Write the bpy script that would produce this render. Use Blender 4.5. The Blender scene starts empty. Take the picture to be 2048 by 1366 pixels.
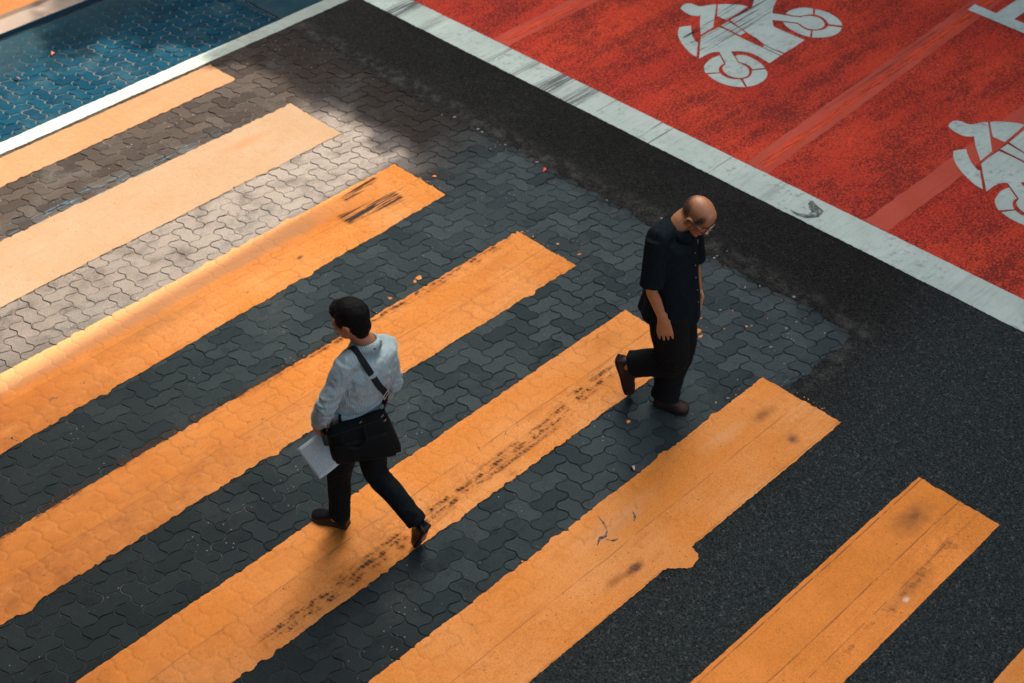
import bpy, bmesh, math, random, json
import numpy as np
from mathutils import Vector, Matrix, noise as mnoise
R = math.radians
SC = bpy.context.scene
COL = SC.collection
DATA = json.loads('''{"sym":{"A":[[9.72,7.691],[9.747,7.702],[9.784,7.71],[9.813,7.709],[9.834,7.7],[9.849,7.681],[9.858,7.657],[9.858,7.615],[9.865,7.584],[9.886,7.565],[9.91,7.554],[9.966,7.527],[10.0,7.497],[9.917,7.437],[9.834,7.378],[9.739,7.311],[9.645,7.244],[9.554,7.24],[9.463,7.236],[9.546,7.311],[9.626,7.381],[9.691,7.432],[9.74,7.465],[9.715,7.476],[9.7,7.494],[9.686,7.519],[9.681,7.551],[9.689,7.615],[9.704,7.659]],"B":[[10.011,7.486],[10.071,7.436],[10.128,7.358],[10.157,7.309],[10.167,7.261],[10.047,7.253],[9.831,7.243],[9.833,7.295],[9.835,7.353],[9.929,7.425]],"C":[[9.435,7.463],[9.482,7.441],[9.531,7.405],[9.495,7.377],[9.459,7.344],[9.425,7.31],[9.393,7.274],[9.368,7.238],[9.348,7.207],[9.338,7.183],[9.337,7.162],[9.291,7.13],[9.253,7.102],[9.135,7.014],[9.137,7.046],[9.144,7.082],[9.164,7.133],[9.19,7.19],[9.219,7.245],[9.257,7.302],[9.29,7.347],[9.328,7.388],[9.384,7.433]],"D":[[9.432,7.211],[9.549,7.216],[9.686,7.206],[9.685,7.085],[9.669,6.953],[9.664,6.85],[9.66,6.691],[9.65,6.501],[9.486,6.49],[9.494,6.532],[9.502,6.578],[9.512,6.634],[9.516,6.695],[9.508,6.737],[9.486,6.778],[9.455,6.822],[9.414,6.857],[9.36,6.77],[9.303,6.687],[9.312,6.641],[9.3,6.593],[9.278,6.551],[9.24,6.516],[9.203,6.497],[9.167,6.492],[9.136,6.501],[9.116,6.514],[9.095,6.54],[9.086,6.566],[9.082,6.601],[9.087,6.643],[9.101,6.682],[9.122,6.713],[9.143,6.731],[9.165,6.743],[9.212,6.749],[9.276,6.835],[9.341,6.926],[9.318,6.948],[9.29,6.964],[9.253,6.973],[9.209,6.977],[9.167,6.977],[9.127,6.978],[9.195,7.029],[9.268,7.087]],"E1":[[9.04,6.852],[9.08,6.875],[9.125,6.887],[9.173,6.898],[9.219,6.901],[9.259,6.894],[9.292,6.882],[9.207,6.765],[9.183,6.769],[9.152,6.764],[9.125,6.753],[9.1,6.736],[9.08,6.719],[9.067,6.702],[8.973,6.782],[9.008,6.821]],"E2":[[8.967,6.753],[9.06,6.689],[9.05,6.668],[9.043,6.646],[9.041,6.617],[9.043,6.589],[9.054,6.559],[9.068,6.532],[9.099,6.5],[9.027,6.391],[9.009,6.41],[8.991,6.433],[8.971,6.464],[8.954,6.498],[8.943,6.537],[8.936,6.579],[8.938,6.623],[8.943,6.67],[8.953,6.712]],"E3":[[9.118,6.489],[9.142,6.476],[9.168,6.47],[9.201,6.474],[9.233,6.487],[9.259,6.502],[9.283,6.52],[9.381,6.451],[9.364,6.424],[9.34,6.398],[9.308,6.376],[9.275,6.36],[9.23,6.347],[9.185,6.342],[9.141,6.345],[9.104,6.353],[9.072,6.366],[9.042,6.382]],"E4":[[9.374,6.777],[9.399,6.773],[9.42,6.76],[9.437,6.74],[9.45,6.718],[9.453,6.677],[9.45,6.632],[9.444,6.589],[9.431,6.541],[9.415,6.501],[9.394,6.468],[9.301,6.531],[9.318,6.557],[9.329,6.584],[9.335,6.617],[9.333,6.647],[9.327,6.671],[9.321,6.694]],"F":[[9.853,7.215],[10.075,7.224],[10.179,7.225],[10.248,7.263],[10.324,7.308],[10.413,7.365],[10.512,7.413],[10.596,7.427],[10.637,7.397],[10.629,7.329],[10.572,7.249],[10.467,7.158],[10.401,7.128],[10.352,7.106],[10.292,7.07],[10.222,7.022],[10.248,6.976],[10.265,6.93],[10.301,6.848],[10.335,6.794],[10.369,6.781],[10.399,6.764],[10.421,6.741],[10.436,6.713],[10.445,6.68],[10.442,6.649],[10.425,6.608],[10.395,6.568],[10.36,6.546],[10.326,6.535],[10.277,6.543],[10.238,6.567],[10.221,6.593],[10.209,6.623],[10.212,6.664],[10.226,6.704],[10.236,6.741],[10.178,6.854],[10.122,6.945],[10.073,6.904],[10.031,6.86],[10.027,6.69],[10.024,6.515],[9.859,6.506],[9.717,6.504],[9.708,6.612],[9.71,6.706],[9.756,6.839],[9.782,6.973],[9.818,7.091]],"G":[[9.823,7.211],[9.719,7.213],[9.707,7.093],[9.698,6.976],[9.768,6.976],[9.797,7.074]],"G2":[[9.689,6.712],[9.703,6.707],[9.694,6.501],[9.66,6.501],[9.671,6.699]],"H1":[[10.299,6.93],[10.342,6.938],[10.383,6.939],[10.425,6.931],[10.46,6.917],[10.491,6.896],[10.518,6.871],[10.537,6.841],[10.55,6.811],[10.456,6.743],[10.437,6.764],[10.411,6.782],[10.381,6.794],[10.352,6.807],[10.317,6.86]],"H2":[[10.555,6.791],[10.569,6.752],[10.578,6.709],[10.58,6.652],[10.571,6.597],[10.556,6.547],[10.533,6.502],[10.506,6.464],[10.465,6.425],[10.406,6.533],[10.434,6.568],[10.454,6.601],[10.469,6.638],[10.476,6.672],[10.474,6.7],[10.465,6.726]],"H3":[[10.382,6.518],[10.436,6.411],[10.393,6.39],[10.349,6.378],[10.302,6.374],[10.259,6.382],[10.215,6.398],[10.179,6.419],[10.142,6.454],[10.108,6.496],[10.208,6.564],[10.238,6.538],[10.275,6.518],[10.307,6.507],[10.343,6.507]],"H4":[[10.154,6.85],[10.187,6.797],[10.219,6.737],[10.209,6.708],[10.195,6.671],[10.188,6.641],[10.187,6.616],[10.191,6.596],[10.201,6.576],[10.104,6.516],[10.09,6.549],[10.082,6.587],[10.082,6.635],[10.089,6.688],[10.1,6.746],[10.12,6.8]]},"m1":{"headtop":[3.521,4.801,1.781],"head":[3.51,4.797,1.668],"neck":[3.533,4.755,1.503],"shL":[3.406,4.725,1.426],"shR":[3.698,4.77,1.35],"elL":[3.267,4.765,1.21],"wrL":[3.306,4.911,0.971],"elR":[3.734,4.781,1.092],"wrR":[3.758,4.9,0.877],"chest":[3.553,4.753,1.299],"waist":[3.517,4.78,1.068],"pelvis":[3.484,4.804,0.913],"hipL":[3.418,4.803,0.92],"hipR":[3.566,4.806,0.864],"knL":[3.422,4.937,0.505],"anL":[3.419,4.976,0.172],"toeL":[3.356,5.171,0.0],"heelL":[3.45,4.949,0.0],"knR":[3.558,4.774,0.513],"anR":[3.62,4.517,0.244],"ballR":[3.641,4.539,-0.0],"heelR":[3.636,4.442,0.228],"a":[0.5949,0.8038,0.0],"r":[0.8038,-0.5949,0.0]},"m2":{"headtop":[5.619,4.213,1.647],"head":[5.611,4.207,1.527],"neck":[5.536,4.299,1.46],"shR":[5.374,4.31,1.432],"shL":[5.712,4.321,1.368],"elR":[5.318,4.283,1.114],"wrR":[5.369,4.221,0.877],"elL":[5.753,4.318,1.074],"wrL":[5.784,4.295,0.85],"chest":[5.541,4.309,1.261],"waist":[5.547,4.302,1.016],"pelvis":[5.55,4.298,0.833],"hipR":[5.476,4.263,0.868],"hipL":[5.627,4.33,0.777],"knL":[5.645,4.292,0.471],"anL":[5.578,4.312,0.139],"toeL":[5.615,4.152,0.0],"heelL":[5.525,4.367,-0.0],"knR":[5.503,4.245,0.46],"anR":[5.411,4.518,0.312],"ballR":[5.46,4.537,0.025],"heelR":[5.381,4.587,0.353],"a":[0.7781,0.6281,0.0],"r":[0.6281,-0.7781,0.0]},"cam":[[0.708817,-0.705285,-0.012336],[0.464346,0.453364,0.760818],[0.531001,0.545009,-0.648848]]}''')
random.seed(7); RNG = np.random.default_rng(7)

# ------------------------------------------------------------------ camera
cam = bpy.data.cameras.new('camera'); cam_o = bpy.data.objects.new('camera', cam); COL.objects.link(cam_o)
r_, u_, f_ = [Vector(v) for v in DATA['cam']]
M = Matrix((r_, u_, -f_)).transposed().to_4x4(); M.translation = Vector((0, 0, 6.5))
cam_o.matrix_world = M
cam.sensor_width = 36.0; cam.lens = 36.0 * 2955.87 / 2048.0
cam.clip_start = 0.05; cam.clip_end = 2000
cam.dof.use_dof = True; cam.dof.focus_distance = 8.6; cam.dof.aperture_fstop = 2.2
SC.camera = cam_o
# ------------------------------------------------------------------ light
SUN_EL = 52.0
w = bpy.data.worlds.new('World'); SC.world = w; w.use_nodes = True
wn = w.node_tree
sky = wn.nodes.new('ShaderNodeTexSky'); sky.sky_type = 'NISHITA'; sky.sun_disc = False
sky.sun_elevation = R(SUN_EL); sky.sun_rotation = R(92.7)
sky.air_density = 0.8; sky.dust_density = 10.0; sky.ozone_density = 0.0
bg = wn.nodes['Background']; bg.inputs['Strength'].default_value = 0.15
wn.links.new(sky.outputs['Color'], bg.inputs['Color'])
sun = bpy.data.lights.new('sun', 'SUN'); sun.energy = 2.5; sun.angle = R(0.5); sun.color = (1.0, 0.85, 0.69)
sun_o = bpy.data.objects.new('sun', sun); COL.objects.link(sun_o)
sun_dir = Vector((-math.cos(R(SUN_EL)), -0.047 * math.cos(R(SUN_EL)), -math.sin(R(SUN_EL))))      # light travels towards -x and down
sun_o.rotation_euler = sun_dir.to_track_quat('-Z', 'Y').to_euler()
sun_o.location = (30, 8, 40)
SC.view_settings.view_transform = 'Standard'; SC.view_settings.look = 'None'
SC.view_settings.exposure = 2.45; SC.view_settings.gamma = 1.0

# ------------------------------------------------------------------ helpers
def tag(o, label=None, cat=None, group=None, kind=None):
    if label: o['label'] = label
    if cat: o['category'] = cat
    if group: o['group'] = group
    if kind: o['kind'] = kind
    return o
def link(name, me, mats, parent=None, smooth=True):
    o = bpy.data.objects.new(name, me); COL.objects.link(o)
    for m in (mats if isinstance(mats, (list, tuple)) else [mats]): me.materials.append(m)
    if smooth: me.polygons.foreach_set('use_smooth', [True] * len(me.polygons))
    if parent: o.parent = parent; o.matrix_parent_inverse = parent.matrix_world.inverted()
    return o
def mesh(name, v, f):
    me = bpy.data.meshes.new(name); me.from_pydata([tuple(map(float, p)) for p in v], [], [tuple(x) for x in f]); me.update(); return me
def recentre(o, base):
    b = Vector(base); o.data.transform(Matrix.Translation(-b)); o.location = b
    bpy.context.view_layer.update(); return o
def attr(me, name, vals, dom='POINT'):
    a = me.attributes.new(name, 'FLOAT', dom); a.data.foreach_set('value', np.asarray(vals, dtype=np.float32)); return a

class Mat:
    def __init__(s, name, rough=0.8, spec=0.3):
        s.m = bpy.data.materials.new(name); s.m.use_nodes = True; s.t = s.m.node_tree
        s.b = s.t.nodes['Principled BSDF']; s.b.inputs['Roughness'].default_value = rough
        s.b.inputs['Specular IOR Level'].default_value = spec
        s.out = s.t.nodes['Material Output']
        s.geo = s.t.nodes.new('ShaderNodeNewGeometry'); s.pos = s.geo.outputs['Position']
    def L(s, a, b): s.t.links.new(a, b)
    def put(s, sock, v):
        if isinstance(v, bpy.types.NodeSocket): s.L(v, sock)
        elif isinstance(v, (tuple, list)):
            sock.default_value = tuple(v) + ((1.0,) if len(v) == 3 and len(sock.default_value) == 4 else ())
        else: sock.default_value = v
    def math(s, op, a, b=0.0, c=0.0, clamp=False):
        n = s.t.nodes.new('ShaderNodeMath'); n.operation = op; n.use_clamp = clamp
        s.put(n.inputs[0], a); s.put(n.inputs[1], b); s.put(n.inputs[2], c); return n.outputs[0]
    def xyz(s, v=None):
        n = s.t.nodes.new('ShaderNodeSeparateXYZ'); s.L(v or s.pos, n.inputs[0]); return n.outputs
    def vec(s, scale, v=None, loc=(0, 0, 0), rot=(0, 0, 0)):
        n = s.t.nodes.new('ShaderNodeMapping'); s.L(v or s.pos, n.inputs[0])
        n.inputs['Scale'].default_value = scale; n.inputs['Location'].default_value = loc; n.inputs['Rotation'].default_value = rot; return n.outputs[0]
    def noise(s, scale, detail=3.0, v=None, rough=0.55, dist=0.0):
        n = s.t.nodes.new('ShaderNodeTexNoise'); s.L(v or s.pos, n.inputs['Vector']); n.inputs['Scale'].default_value = scale
        n.inputs['Detail'].default_value = detail; n.inputs['Roughness'].default_value = rough; n.inputs['Distortion'].default_value = dist; return n.outputs[0]
    def voro(s, scale, v=None, feat='F1', out='Distance', rand=1.0):
        n = s.t.nodes.new('ShaderNodeTexVoronoi'); n.feature = feat; s.L(v or s.pos, n.inputs['Vector']); n.inputs['Scale'].default_value = scale
        n.inputs['Randomness'].default_value = rand; return n.outputs[out]
    def ramp(s, v, lo, hi):          # smooth step lo..hi (hi may be < lo)
        n = s.t.nodes.new('ShaderNodeMapRange'); n.interpolation_type = 'SMOOTHSTEP'; s.put(n.inputs['Value'], v)
        inv = hi < lo
        n.inputs['From Min'].default_value = min(lo, hi); n.inputs['From Max'].default_value = max(lo, hi)
        n.inputs['To Min'].default_value = 1.0 if inv else 0.0; n.inputs['To Max'].default_value = 0.0 if inv else 1.0
        return n.outputs['Result']
    def mix(s, f, a, b, mode='MIX'):
        n = s.t.nodes.new('ShaderNodeMix'); n.data_type = 'RGBA'; n.blend_type = mode
        s.put(n.inputs[0], f); s.put(n.inputs[6], a); s.put(n.inputs[7], b); return n.outputs[2]
    def mul(s, *a):
        r = a[0]
        for x in a[1:]: r = s.math('MULTIPLY', r, x)
        return r
    def attr(s, name, out='Fac'):
        n = s.t.nodes.new('ShaderNodeAttribute'); n.attribute_name = name; return n.outputs[out]
    def spot(s, x, y, rx, ry, soft=1.0, wob=0.0):
        X, Y, Z = s.xyz()
        dx = s.math('DIVIDE', s.math('SUBTRACT', X, x), rx); dy = s.math('DIVIDE', s.math('SUBTRACT', Y, y), ry)
        d = s.math('SQRT', s.math('ADD', s.math('MULTIPLY', dx, dx), s.math('MULTIPLY', dy, dy)))
        if wob: d = s.math('ADD', d, s.math('MULTIPLY', s.math('SUBTRACT', s.noise(14, 4), 0.5), wob))
        return s.ramp(d, 1.0, 1.0 - soft)
    def col(s, c): s.put(s.b.inputs['Base Color'], c)
    def rough(s, c): s.put(s.b.inputs['Roughness'], c)
    def bump(s, h, dist=0.004, strength=1.0, prev=None):
        n = s.t.nodes.new('ShaderNodeBump'); n.inputs['Distance'].default_value = dist; n.inputs['Strength'].default_value = strength
        s.put(n.inputs['Height'], h)
        if prev is not None: s.L(prev, n.inputs['Normal'])
        s.L(n.outputs[0], s.b.inputs['Normal']); return n.outputs[0]
    def alpha(s, a): s.put(s.b.inputs['Alpha'], a)

# ------------------------------------------------------------------ paving lattice (interlocking blocks laid in herringbone)
UX, UY, X0, Y0, AMP = 0.110, 0.1104, 4.877, 9.5, 0.088
def wav(t): return AMP * (np.sin(2 * np.pi * t) - 0.11 * np.sin(6 * np.pi * t) + 0.12 * np.sin(4 * np.pi * t))
def kk(i, j): return (i - j + 1) % 4
def joint(x, y, wd=0.006):
    x = np.asarray(x, float); y = np.asarray(y, float)
    X = (x - X0) / UX; Y = (y - Y0) / UY
    fX = X - np.floor(X); fY = Y - np.floor(Y)
    I = np.round(X - wav(fY)).astype(int); J = np.floor(Y).astype(int)
    dv = np.abs(X - I - wav(fY)); dv = np.where(kk(I, J) == 1, 9, dv)
    J2 = np.round(Y - wav(fX)).astype(int); I2 = np.floor(X).astype(int)
    dh = np.abs(Y - J2 - wav(fX)); dh = np.where(kk(I2, J2) == 2, 9, dh)
    d = np.minimum(dv, dh) * UX
    return np.clip(1.5 - d / wd, 0, 1)
PAV_X1, PAV_Y0, PAV_Y1 = 7.04, 3.82, 11.70
def in_pav(x, y):
    w = 0.02 * np.sin(np.asarray(x) * 9) + 0.02 * np.sin(np.asarray(y) * 7)
    return (np.asarray(x) < PAV_X1 + w) & (np.asarray(y) > PAV_Y0 + w) & (np.asarray(y) < PAV_Y1)
def n1(x, s=1.0, o=0.0): return mnoise.noise(Vector((x * s, o, 3.7)))

# ------------------------------------------------------------------ ground materials
def speck(m, base, var=0.55, fine=150, light=(0.13, 0.125, 0.115), lfac=0.16, amt=1.0):
    v = m.voro(fine, out='Color'); sx = m.xyz(v)
    g = m.math('MULTIPLY_ADD', sx[0], var * 1.4, 1 - var * 0.8)
    c = m.mix(1.0, base, base) if not isinstance(base, bpy.types.NodeSocket) else base
    n = m.t.nodes.new('ShaderNodeVectorMath'); n.operation = 'SCALE'; m.L(c, n.inputs[0]); m.L(g, n.inputs['Scale'])
    l = m.ramp(sx[1], 1 - lfac, 1.0)
    big = m.ramp(m.noise(22, 2), 0.42, 0.62)
    return m.mix(m.mul(l, big, amt), n.outputs[0], light), m.voro(fine)
m_asph = Mat('asphalt', 0.9, 0.06)
X, Y, Z = m_asph.xyz()
patch = m_asph.math('ADD', m_asph.math('MULTIPLY', m_asph.ramp(m_asph.noise(0.55, 4), 0.38, 0.62), 0.6), m_asph.math('MULTIPLY', m_asph.ramp(m_asph.noise(2.6, 5, rough=0.65), 0.36, 0.66), 0.4))
base = m_asph.mix(patch, (0.0098, 0.0106, 0.0100), (0.0150, 0.0158, 0.0148))
near = m_asph.ramp(m_asph.math('ADD', Y, m_asph.math('MULTIPLY', m_asph.noise(1.3, 3), 0.8)), 4.6, 3.4)      # fresher, bluish mix in front of the paving
base = m_asph.mix(near, base, (0.021, 0.029, 0.030))
c, h = speck(m_asph, base, 0.75, 108, (0.076, 0.080, 0.075), 0.30, m_asph.math('MULTIPLY_ADD', near, 0.65, 0.32))
# dusty mortar seam round the paved panel
ex = m_asph.math('ABSOLUTE', m_asph.math('SUBTRACT', X, 7.09)); ey = m_asph.math('ABSOLUTE', m_asph.math('SUBTRACT', Y, 3.79))
seam = m_asph.math('MAXIMUM', m_asph.mul(m_asph.ramp(ex, 0.16, 0.0), m_asph.ramp(Y, 3.7, 3.8)), m_asph.mul(m_asph.ramp(ey, 0.13, 0.0), m_asph.ramp(X, 7.15, 7.05)))
dust = m_asph.mul(seam, m_asph.ramp(m_asph.noise(9, 5, rough=0.7), 0.42, 0.72))
c = m_asph.mix(m_asph.math('MULTIPLY', dust, 0.5), c, (0.085, 0.09, 0.082))
m_asph.col(c); m_asph.bump(h, 0.004, 0.8)

def paver_mat(name, blue=False):
    m = Mat(name, 0.88, 0.04 if blue else 0.07)
    X, Y, Z = m.xyz(); a = m.attr('blk')
    if blue:
        c = m.mix(a, (0.0014, 0.0195, 0.039), (0.0025, 0.028, 0.050))
        dusty = m.ramp(m.noise(3.2, 5), 0.45, 0.75)
        c = m.mix(m.math('MULTIPLY', dusty, 0.5), c, (0.030, 0.065, 0.080))
        wear = m.ramp(m.noise(34, 4, rough=0.7), 0.66, 0.74)
        edge = m.ramp(Y, 10.55, 10.2)
        c = m.mix(m.mul(wear, m.math('MULTIPLY_ADD', edge, 0.5, 0.03)), c, (0.20, 0.21, 0.20))
    else:
        c = m.mix(a, (0.024, 0.037, 0.041), (0.046, 0.064, 0.068))
        warm = m.ramp(m.math('ADD', Y, m.math('MULTIPLY', m.noise(0.9, 3), 1.2)), 7.6, 8.6)   # older, browner blocks beyond the middle stripe
        cw = m.mix(a, (0.022, 0.0185, 0.0165), (0.040, 0.034, 0.030))
        c = m.mix(warm, c, cw)
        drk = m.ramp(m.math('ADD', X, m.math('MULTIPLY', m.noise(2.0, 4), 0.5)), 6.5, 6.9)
        c = m.mix(m.mul(drk, warm, 0.55), c, (0.016, 0.0145, 0.0135))  # tree shade beside the sun patch, put into the block colour
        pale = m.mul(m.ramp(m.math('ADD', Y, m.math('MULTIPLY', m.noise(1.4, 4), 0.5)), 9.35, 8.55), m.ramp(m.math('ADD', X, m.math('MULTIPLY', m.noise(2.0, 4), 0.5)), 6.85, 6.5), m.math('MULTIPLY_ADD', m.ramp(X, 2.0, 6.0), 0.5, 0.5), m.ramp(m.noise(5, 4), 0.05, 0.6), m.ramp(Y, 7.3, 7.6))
        c = m.mix(m.math('MULTIPLY', pale, 0.85), c, (0.165, 0.152, 0.140))  # paler blocks, trimmed to the sun patch so the colour lifts its light
        dusty = m.ramp(m.noise(2.2, 6, rough=0.65), 0.5, 0.8)
        c = m.mix(m.math('MULTIPLY', dusty, 0.35), c, (0.12, 0.13, 0.125))
        # painted darkening of the left corner, shade put into the block colour
        left_dim = m.ramp(m.math('ADD', X, m.math('MULTIPLY', m.noise(1.0, 4), 1.6)), 5.6, 3.0)
        c = m.mix(m.mul(left_dim, m.ramp(Y, 7.9, 7.4), 0.8), c, (0.011, 0.016, 0.018))
        stain = m.math('MAXIMUM', m.spot(5.02, 9.2, 0.3, 0.2, 0.9, 1.2), m.math('MAXIMUM', m.spot(3.6, 8.28, 0.33, 0.13, 0.9, 1.2), m.spot(4.95, 7.95, 0.13, 0.1, 0.9, 1.5)))
        c = m.mix(m.mul(stain, m.ramp(m.noise(30, 5, rough=0.75), 0.5, 0.62), 0.85), c, (0.018, 0.015, 0.014))
        # thin streaks of blue paint dragged along the crossing
        bl = m.mul(m.spot(4.3, 9.03, 1.7, 0.16, 0.8, 0.4), m.ramp(m.noise(5, 6, m.vec((0.9, 14, 1)), 0.6), 0.55, 0.62))
        c = m.mix(m.math('MULTIPLY', bl, 0.75), c, (0.04, 0.14, 0.21))
    if not blue:
        bdr = m.ramp(m.math('ADD', X, m.math('MULTIPLY', m.math('SUBTRACT', m.noise(5, 5, rough=0.65), 0.5), 0.5)), 6.86, 7.08)
        c = m.mix(m.math('MULTIPLY', bdr, 0.8), c, (0.017, 0.018, 0.017))
    g = m.ramp(m.noise(140, 3), 0.2, 0.8)
    n = m.t.nodes.new('ShaderNodeVectorMath'); n.operation = 'SCALE'; m.L(c, n.inputs[0]); m.L(m.math('MULTIPLY_ADD', g, 0.6, 0.68), n.inputs['Scale'])
    c = n.outputs[0]
    if not blue:
        rub = m.mul(m.ramp(m.noise(7, 6, rough=0.7), 0.52, 0.66), m.ramp(m.noise(1.3, 3), 0.40, 0.62))
        c = m.mix(m.math('MULTIPLY', rub, 0.5), c, (0.010, 0.011, 0.011))
        scr = m.mul(m.ramp(m.noise(28, 5, rough=0.75), 0.60, 0.70), m.ramp(m.noise(1.9, 3), 0.45, 0.62))
        c = m.mix(m.math('MULTIPLY', scr, 0.4), c, (0.15, 0.155, 0.148))
    if not blue:
        fl = m.mul(m.ramp(m.voro(24), 0.14, 0.08), m.ramp(m.noise(2.3, 3), 0.55, 0.6))
        c = m.mix(m.math('MULTIPLY', fl, 0.55), c, (0.30, 0.31, 0.29))
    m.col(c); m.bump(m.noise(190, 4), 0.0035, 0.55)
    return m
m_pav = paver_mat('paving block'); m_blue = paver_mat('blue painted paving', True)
m_bed = Mat('joint sand', 0.95, 0.1)
Xb, Yb, Zb = m_bed.xyz()
dz = m_bed.ramp(Zb, -0.0095, -0.0068)
d = m_bed.mul(dz, m_bed.ramp(m_bed.noise(2.3, 4, rough=0.65), 0.56, 0.66))
warm_b = m_bed.ramp(Yb, 7.5, 8.4)
fill = m_bed.mix(warm_b, (0.036, 0.046, 0.048), (0.075, 0.062, 0.054))
c = m_bed.mix(dz, m_bed.mix(warm_b, (0.010, 0.0105, 0.0105), (0.022, 0.016, 0.013)), fill)
c = m_bed.mix(d, c, (0.105, 0.112, 0.108))
blueb = m_bed.ramp(Yb, 10.0, 10.1)
m_bed.col(m_bed.mix(blueb, c, m_bed.mix(m_bed.noise(7, 4), (0.05, 0.058, 0.058), (0.10, 0.10, 0.09))))

# ------------------------------------------------------------------ ground sheet (one sheet with a shallow tray for the paving)
T = (-0.2, PAV_X1, PAV_Y0, PAV_Y1); G_ = 400.0; zt = -0.012
gv = [(-G_, -G_, 0), (G_, -G_, 0), (G_, G_, 0), (-G_, G_, 0)]
tr = [(T[0], T[2]), (T[1], T[2]), (T[1], T[3]), (T[0], T[3])]
gv += [(x, y, 0) for x, y in tr] + [(x, y, zt) for x, y in tr]
gf = [(0, 1, 5, 4), (1, 2, 6, 5), (2, 3, 7, 6), (3, 0, 4, 7)] + [(4 + i, 4 + (i + 1) % 4, 8 + (i + 1) % 4, 8 + i) for i in range(4)]
# asphalt lapped raggedly over the border of the paving
def lap(o, a, b, f):
    b0 = len(gv); N = int((b - a) / 0.018)
    for k in range(N + 1):
        q = a + (b - a) * k / N
        e = 0.040 + 0.045 * n1(q, 2.1, o) + 0.035 * n1(q, 9, o) + 0.020 * n1(q, 37, o)
        gv.extend([f(q, 0.03, 0.0012), f(q, -max(0.004, e), 0.0022)])
    for k in range(N): gf.append((b0 + 2 * k, b0 + 2 * k + 1, b0 + 2 * k + 3, b0 + 2 * k + 2))
lap(2.0, PAV_Y0 - 0.03, 10.03, lambda q, e, z: (PAV_X1 + e, q, z))
lap(5.0, T[0], PAV_X1 + 0.03, lambda q, e, z: (q, PAV_Y0 - e, z))
nsand = len(gf)
GX, GY = 300, 320; b0 = len(gv)
for i in range(GX + 1):
    for j in range(GY + 1):
        x = T[0] + 0.001 + (T[1] - T[0] - 0.002) * i / GX; y = T[2] + 0.001 + (T[3] - T[2] - 0.002) * j / GY
        v = 0.5 + 0.5 * n1(x * 1.1, 2.4, y * 2.6) + 0.28 * n1(x, 11, y * 11)
        v = min(1, max(0, (v - 0.28) / 0.42)); v = v * v * (3 - 2 * v)
        gr_ = min(1, max(0, (4.4 - x + 0.8 * n1(x * .8, 1.5, y * 1.2)) / 1.5)) * (1 if y < 7.4 else 0); v = max(v, 0.75 * gr_)
        if y > 10.03: v = 0.55 + 0.4 * v
        gv.append((x, y, -0.0105 + 0.0042 * v))
for i in range(GX):
    for j in range(GY): q = b0 + i * (GY + 1) + j; gf.append((q, q + GY + 1, q + GY + 2, q + 1))
gm = mesh('road', gv, gf); road = link('road', gm, [m_asph.m, m_bed.m], smooth=False)
gm.polygons.foreach_set('material_index', [0] * nsand + [1] * (len(gf) - nsand))
tag(road, kind='structure')

# blocks
def edge_pts(i, j, vert, n=6):
    t = np.linspace(0, 1, n, endpoint=False)
    return (np.stack([i + wav(t), j + t], 1) if vert else np.stack([i + t, j + wav(t)], 1))
def block_outline(i, j, horiz):
    pts = []
    if horiz: path = [('h', i, j, 1), ('h', i + 1, j, 1), ('v', i + 2, j, 1), ('h', i + 1, j + 1, -1), ('h', i, j + 1, -1), ('v', i, j, -1)]
    else: path = [('h', i, j, 1), ('v', i + 1, j, 1), ('v', i + 1, j + 1, 1), ('h', i, j + 2, -1), ('v', i, j + 1, -1), ('v', i, j, -1)]
    for k, a, b, s in path:
        p = edge_pts(a, b, k == 'v', 7)
        e = np.array([[a, b + 1.0]]) if k == 'v' else np.array([[a + 1.0, b]])
        if s == 1: pts.append(p[:-1] if False else p)
        else: pts.append(np.vstack([e, p[:0:-1]]))
    P = np.vstack(pts); P[:, 0] = X0 + P[:, 0] * UX; P[:, 1] = Y0 + P[:, 1] * UY
    return P
def build_blocks(name, m, ymin, ymax, top, gap, seed):
    rg = np.random.default_rng(seed); V = []; F = []; A = []
    i0 = int((0.0 - X0) / UX); i1 = int((PAV_X1 - X0) / UX) + 2; j0 = int((ymin - Y0) / UY) - 2; j1 = int((ymax - Y0) / UY) + 2
    for i in range(i0, i1):
        for j in range(j0, j1):
            k = kk(i, j)
            if k not in (0, 3): continue
            P = block_outline(i, j, k == 0); c = P.mean(0)
            if c[0] + c[1] < 5.6 or P[:, 1].max() < ymin + 0.02 or P[:, 1].min() > ymax - 0.02 or P[:, 0].min() > PAV_X1 - 0.02: continue
            if P[:, 0].max() > PAV_X1: P[:, 0] = np.minimum(P[:, 0], PAV_X1 - 0.004 - 0.006 * rg.random())
            P[:, 1] = np.clip(P[:, 1], ymin + 0.004, ymax - 0.004)
            c = P.mean(0); d = P - c; L = np.linalg.norm(d, axis=1, keepdims=True)
            tz = top - rg.random() * 0.003; tx, ty = rg.normal(0, 0.012, 2)
            ch = 0.0045
            rings = [(gap * 0.5, -0.011), (gap * 0.5, tz - ch * 0.8), (gap * 0.5 + ch, tz)]
            b = len(V); n = len(P)
            for ins, z in rings:
                Q = c + d * (1 - np.minimum(ins / np.maximum(L, 1e-4), 0.4))
                zz = z + (tx * d[:, 0] + ty * d[:, 1] if z > -0.01 else 0 * d[:, 0])
                V += [(q[0], q[1], h_) for q, h_ in zip(Q, zz)]
            for r in range(2):
                F += [(b + r * n + t, b + r * n + (t + 1) % n, b + (r + 1) * n + (t + 1) % n, b + (r + 1) * n + t) for t in range(n)]
            F.append(tuple(b + 2 * n + t for t in range(n)))
            A += [rg.random()] * (3 * n)
    me = mesh(name, V, F); attr(me, 'blk', A)
    return tag(link(name, me, m.m, smooth=False), kind='structure')
build_blocks('brick_paving', m_pav, PAV_Y0, 10.10, -0.0002, 0.0050, 3)
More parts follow.
